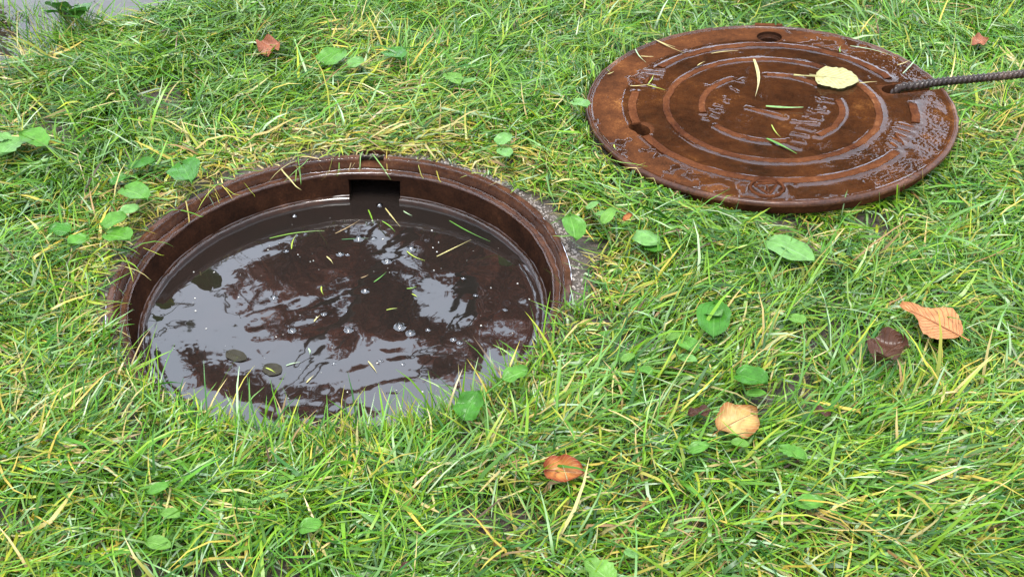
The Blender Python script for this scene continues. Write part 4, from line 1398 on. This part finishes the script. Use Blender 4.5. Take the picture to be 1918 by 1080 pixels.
def lawn(nb, seed, name, label, lo, hi, kind):
    x, y, r = sample_roots(nb, seed)
    fa, fs = flow(x, y)
    spread = np.clip(1.15 - 0.32 * fs, 0.35, 1.2)
    az = fa + r.normal(0, 1, nb) * spread
    wild = r.random(nb) < 0.22
    az = np.where(wild, r.uniform(0, 6.283, nb), az)
    az = steer(x, y, az, r, 0.28)
    L_ = r.lognormal(math.log(lo), hi, nb)
    L_ = np.clip(L_, 0.02, 0.15)
    d = np.hypot(x - RC.x, y - RC.y); ang = np.arctan2(y - RC.y, x - RC.x)
    far = smooth01(np.sin(ang), -0.8, -0.2)
    L_ *= 1 - 0.45 * np.exp(-((d - 0.35) / 0.06) ** 2)
    dl = np.hypot(x - LC.x, y - LC.y); al = np.arctan2(y - LC.y, x - LC.x)
    front = np.exp(-(np.maximum(dl - 0.325, 0) / 0.05) ** 2) * (0.35 + 0.65 * smooth01(-np.sin(al), -0.3, 0.3))
    L_ *= 1 - 0.3 * front
    W_ = np.clip(r.lognormal(math.log(0.00225), 0.36, nb), 0.0011, 0.0048) * np.clip(0.75 + 0.4 * L_ / 0.07, 0.7, 1.25)
    upright = r.random(nb) < (0.22 if kind == 'mat' else 0.6)
    e0 = np.where(upright, r.uniform(0.8, 1.35, nb), r.uniform(0.15, 0.75, nb)) * (1 - 0.35 * front)
    e0 *= 1 - 0.55 * np.exp(-((d - 0.35) / 0.06) ** 2)
    curl = np.where(upright, r.uniform(0.5, 1.7, nb), r.uniform(0.1, 0.9, nb))
    bend = r.normal(0, 0.45, nb)
    roll = r.normal(0, 0.55, nb)
    zf = r.uniform(0.003, 0.034, nb) if kind == 'mat' else r.uniform(0.015, 0.04, nb)
    zf = zf * (0.35 + 0.65 * smooth01(d, 0.36, 0.50)) * (1 - 0.3 * front)
    c0, c1 = colours(x, y, r, dryness(x, y))
    kp = lid_cull(x, y, az, L_, r)
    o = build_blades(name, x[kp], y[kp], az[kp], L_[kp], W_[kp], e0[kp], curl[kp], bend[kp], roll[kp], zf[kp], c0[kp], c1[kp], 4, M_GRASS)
    return tag(o, label, 'grass', kind='stuff')


lawn(185000, 21, 'grass', 'dense green lawn grass with yellow and pale blades all over', 0.052, 0.38, 'mat')
lawn(26000, 22, 'long_grass', 'longer loose blades bending over the lawn', 0.082, 0.25, 'top')

# dry thatch between the green blades
x, y, r = sample_roots(46000, 23, True)
nb = len(x)
az = steer(x, y, r.uniform(0, 6.283, nb), r, 0.45)
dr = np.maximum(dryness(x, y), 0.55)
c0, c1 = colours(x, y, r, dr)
c0 *= 0.5; c1 *= 0.58  # dead thatch darkened further so gaps between blades look shaded
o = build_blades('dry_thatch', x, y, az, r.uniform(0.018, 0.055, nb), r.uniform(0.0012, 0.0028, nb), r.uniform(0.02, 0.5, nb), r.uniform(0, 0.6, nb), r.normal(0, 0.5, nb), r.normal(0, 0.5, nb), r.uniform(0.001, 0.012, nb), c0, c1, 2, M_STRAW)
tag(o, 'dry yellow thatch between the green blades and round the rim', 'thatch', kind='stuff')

# long blades standing over the near rim
r = np.random.default_rng(31)
nb = 2600
ang = r.normal(-1.55, 0.62, nb)
ang = np.clip(ang, -2.75, -0.25)
d = 0.346 + np.abs(r.normal(0, 0.03, nb))
x, y = RC.x + d * np.cos(ang), RC.y + d * np.sin(ang)
az = ang + math.pi + r.normal(0, 1.1, nb)
L_ = np.clip(r.lognormal(math.log(0.032), 0.50, nb), 0.012, 0.10)
c0, c1 = colours(x, y, r, 0.25 + 0 * x)
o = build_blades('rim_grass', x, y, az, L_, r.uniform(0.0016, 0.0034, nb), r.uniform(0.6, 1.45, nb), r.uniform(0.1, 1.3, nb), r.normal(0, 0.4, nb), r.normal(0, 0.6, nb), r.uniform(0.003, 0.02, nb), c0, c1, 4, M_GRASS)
tag(o, 'upright grass blades leaning over the near manhole rim', 'grass', kind='stuff')

# loose long blades hanging over the far rim
r = np.random.default_rng(35)
nb = 150
ang = np.concatenate([r.normal(c_, 0.07, 14) for c_ in (1.62, 1.95, 2.3, 2.42, 3.05)] + [r.uniform(0.3, 3.5, 20)])
nb = len(ang)
d = 0.352 + r.uniform(0, 0.03, nb)
x, y = RC.x + d * np.cos(ang), RC.y + d * np.sin(ang)
c0, c1 = colours(x, y, r, 0.8 + 0 * x)
o = build_blades('hanging_grass', x, y, ang + math.pi + r.normal(0, 0.8, nb), r.uniform(0.025, 0.095, nb), r.uniform(0.0013, 0.0026, nb), r.uniform(0.1, 0.7, nb), r.uniform(0.8, 2.4, nb), r.normal(0, 0.5, nb), r.normal(0, 0.6, nb), r.uniform(0.003, 0.012, nb), c0, c1, 5, M_STRAW)
tag(o, 'dry and green blades hanging over the far manhole rim', 'grass', kind='stuff')

# tuft standing in the puddle
r = np.random.default_rng(33)
nb = 1050
q = at(112, 62, 0.0)
x = np.concatenate([q.x + r.normal(0, 0.040, 820), at(10, 20, 0).x + r.normal(0, 0.04, 230)]); y = np.concatenate([q.y + r.normal(0, 0.030, 820), at(10, 20, 0).y + r.normal(0, 0.03, 230)])
c0, c1 = colours(x, y, r, 0.12 + 0 * x)
o = build_blades('grass_tuft', x, y, r.uniform(0, 6.283, nb), np.clip(r.lognormal(math.log(0.085), 0.3, nb), 0.03, 0.15), r.uniform(0.0016, 0.0034, nb), r.uniform(0.7, 1.5, nb), r.uniform(0.2, 1.4, nb), r.normal(0, 0.4, nb), r.normal(0, 0.6, nb), r.uniform(0.003, 0.02, nb), c0, c1, 4, M_GRASS)
tag(o, 'tufts of grass standing in the puddle in the upper left corner', 'grass', kind='stuff')

# the lawn beyond the picture's edges
r = np.random.default_rng(41)
nb = 62000
x = r.uniform(-2.9, 2.9, nb); y = r.uniform(-0.6, 4.4, nb)
s_ = path_s(x, y)
keep = ~((x > GB[0]) & (x < GB[1]) & (y > GB[2]) & (y < GB[3])) & ((s_ < 0.02) | (s_ > 1.42))
x, y = x[keep], y[keep]; nb = len(x)
fa, fs = flow(x, y)
c0, c1 = colours(x, y, r, dryness(x, y))
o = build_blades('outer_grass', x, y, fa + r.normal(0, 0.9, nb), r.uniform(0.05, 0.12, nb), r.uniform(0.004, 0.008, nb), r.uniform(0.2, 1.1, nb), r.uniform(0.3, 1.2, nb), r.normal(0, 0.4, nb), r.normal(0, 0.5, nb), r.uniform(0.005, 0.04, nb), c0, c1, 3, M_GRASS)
tag(o, 'lawn grass going on beyond the edges of the picture', 'grass', kind='stuff')

# ------------------------------------------------------------------ trees seen only as reflections in the water
M_BARK = simple_mat('bark', (0.055, 0.042, 0.032), 0.85, 0.3, 0.5, 12, 1.0)
M_CROWN = grass_material('tree_leaf', 0.3, 0.4)
CW = Vector((0, 0, 2 * WZ - CAMH))                 # camera mirrored in the water
CLm = CAM - LN * (2 * (CAM - LC).dot(LN))           # camera mirrored in the lid


def via_water(px, py, D_):
    d_ = (at(px, py, WZ) - CW).normalized()
    return CW + d_ * D_


def via_lid(px, py, D_):
    a, b_ = lid_xy(px, py)
    d_ = (LC + LX * a + LY * b_ - CLm).normalized()
    return CLm + d_ * D_


CLUMPS_A = [(540, 500, 50), (600, 478, 50), (490, 512, 26), (640, 500, 45), (590, 440, 40), (690, 515, 42), (660, 470, 40), (480, 600, 22), (530, 612, 26), (585, 616, 28), (635, 630, 24), (618, 582, 26), (700, 585, 42),
            (745, 590, 40), (735, 540, 40), (690, 550, 40), (790, 610, 30), (445, 546, 18),
            (830, 500, 46), (880, 470, 50), (900, 530, 50), (950, 560, 46), (960, 500, 50), (920, 620, 36), (870, 640, 34), (820, 640, 30), (800, 420, 44), (870, 415, 44), (940, 440, 40), (990, 600, 40), (760, 400, 40), (840, 455, 36), (900, 585, 30)]
CLUMPS_B = [(368, 678, 20), (398, 692, 24), (432, 712, 24), (470, 734, 26), (515, 756, 25), (560, 772, 24), (604, 780, 20), (655, 756, 14), (690, 742, 16), (730, 728, 14), (760, 722, 12), (870, 672, 18), (830, 682, 12), (785, 712, 10), (640, 770, 12)]
CLUMPS_L = []
for px in range(760, 1720, 70):
    for py in range(20, 400, 52):
        CLUMPS_L.append((px + random.uniform(-25, 25), py + random.uniform(-20, 20), random.uniform(40, 62)))


def tube_bm(bm, pts, r0_, r1_, k=7):
    V, q = tube(pts, lambda i, s_, a: r0_ + (r1_ - r0_) * i / (len(pts) - 1), k)
    vs_ = [bm.verts.new(v) for v in V]
    for f in q:
        bm.faces.new([vs_[i] for i in f])


def make_tree(name, label, base, clumps, leaf, dens, trunk_r, tint=(0.040, 0.062, 0.016)):
    root = empty(name, base)
    tag(root, label, 'tree')
    r = np.random.default_rng(int(base.x * 100) % 997 + 5)
    ctr = [c_ for c_, _ in clumps]
    top = sum(ctr, Vector()) / len(ctr)
    fork = Vector((base.x, base.y, min(top.z * 0.55, top.z - 1.2)))
    bm = bmesh.new()
    tube_bm(bm, [Vector(), (fork - base) * 0.5 + Vector((0.08, 0.05, 0)), fork - base, (fork - base) * 1.15 + (top - fork) * 0.15], trunk_r, trunk_r * 0.62, 14)
    me = bpy.data.meshes.new('trunk'); bm.to_mesh(me); bm.free()
    link('trunk', me, M_BARK, root)
    # limbs: groups of clumps
    bm = bmesh.new()
    k = max(2, len(ctr) // 7)
    seeds = [ctr[int(i * len(ctr) / k)] for i in range(k)]
    for s_ in range(4):
        grp = [[] for _ in seeds]
        for c_ in ctr:
            grp[min(range(len(seeds)), key=lambda i: (seeds[i] - c_).length)].append(c_)
        seeds = [sum(g, Vector()) / len(g) if g else seeds[i] for i, g in enumerate(grp)]
    for sd_, g in zip(seeds, grp):
        mid = fork.lerp(sd_, 0.5) + Vector((0, 0, 0.25))
        hub = sd_ + (fork - sd_).normalized() * 0.4
        tube_bm(bm, [fork - base, mid - base, hub - base], trunk_r * 0.42, 0.03)
        for c_ in g:
            pass
        done, todo = [], list(g)
        while todo:                                   # twigs run from clump to nearest clump
            if not done:
                a_, b_ = hub, min(todo, key=lambda q: (q - hub).length)
            else:
                b_, a_ = min(((t_, d__) for t_ in todo for d__ in done), key=lambda pq: (pq[0] - pq[1]).length)
            mm = a_.lerp(b_, 0.5) + Vector((r.normal(0, .04), r.normal(0, .04), r.normal(0, .04)))
            tube_bm(bm, [a_ - base, mm - base, b_ - base], 0.012, 0.007, 5)
            done.append(b_); todo.remove(b_)
    me = bpy.data.meshes.new('limbs'); bm.to_mesh(me); bm.free()
    link('limbs', me, M_BARK, root)
    V, Q, CC = [], [], []
    off = 0
    for c_, R_c in clumps:
        nn = int(dens * (R_c / leaf) ** 2) + 6
        d_ = r.normal(0, 1, (nn, 3)); d_ /= np.linalg.norm(d_, axis=1, keepdims=True)
        rad = R_c * r.random(nn) ** 0.36
        pos = np.array(c_ - base) + d_ * rad[:, None]
        ax = r.normal(0, 1, (nn, 3)); ax[:, 2] -= 0.5; ax /= np.linalg.norm(ax, axis=1, keepdims=True)
        sd2 = np.cross(ax, r.normal(0, 1, (nn, 3))); sd2 /= np.linalg.norm(sd2, axis=1, keepdims=True)
        ll = leaf * r.uniform(0.7, 1.3, nn)[:, None]
        nrm = np.cross(ax, sd2) * ll * 0.12
        v0 = pos; v1 = pos + ax * ll * 0.45 + sd2 * ll * 0.34 + nrm; v2 = pos + ax * ll; v3 = pos + ax * ll * 0.45 - sd2 * ll * 0.34 + nrm
        V.append(np.stack([v0, v1, v2, v3], 1).reshape(-1, 3))
        Q.append(np.arange(nn * 4).reshape(-1, 4) + off)
        off += nn * 4
        col = np.array([tint]) * r.uniform(0.6, 1.4, (nn, 1)) + np.array([(0.05, 0.02, 0.0)]) * (r.random((nn, 1)) < 0.2)
        CC.append(np.repeat(col, 4, 0))
    me = mesh_np('crown', np.concatenate(V), np.concatenate(Q), cols=np.concatenate(CC))
    link('crown', me, M_CROWN, root, smooth=False)
    return root


def mk(via, lst, D0, D1, f_=1.0):
    o_ = []
    for px, py, r_ in lst:
        D_ = random.uniform(D0, D1)
        o_.append((via(px, py, D_), r_ / FOC * D_ * f_))
    return o_


cA = mk(via_water, CLUMPS_A, 9.0, 10.2, 1.16)
cB = mk(via_water, CLUMPS_B, 8.3, 9.0, 1.25)
cL = mk(via_lid, CLUMPS_L, 11.5, 13.5, 1.15)
make_tree('broadleaf_tree', 'red-brown leafy tree out of view, mirrored as brown patches in the manhole water', Vector((0.9, 9.6, 0)), cA + cB, 0.052, 46.0, 0.16, (0.34, 0.125, 0.085))
make_tree('broadleaf_tree', 'dense leafy tree out of view, mirrored darkly in the wet lid', Vector((3.4, 11.6, 0)), cL, 0.12, 36.0, 0.22, (0.12, 0.105, 0.065))
# a barer tree to the left, only twigs in the reflection
cT = mk(via_water, [(330, 540, 14), (380, 520, 12), (420, 560, 8), (300, 590, 12), (350, 600, 7), (400, 500, 14), (450, 470, 20), (310, 620, 7), (430, 620, 6)], 8.5, 9.5, 0.7)
make_tree('bare_tree', 'thin half bare tree out of view, mirrored as twigs in the left of the water', Vector((-4.4, 8.8, 0)), cT, 0.05, 1.2, 0.09)
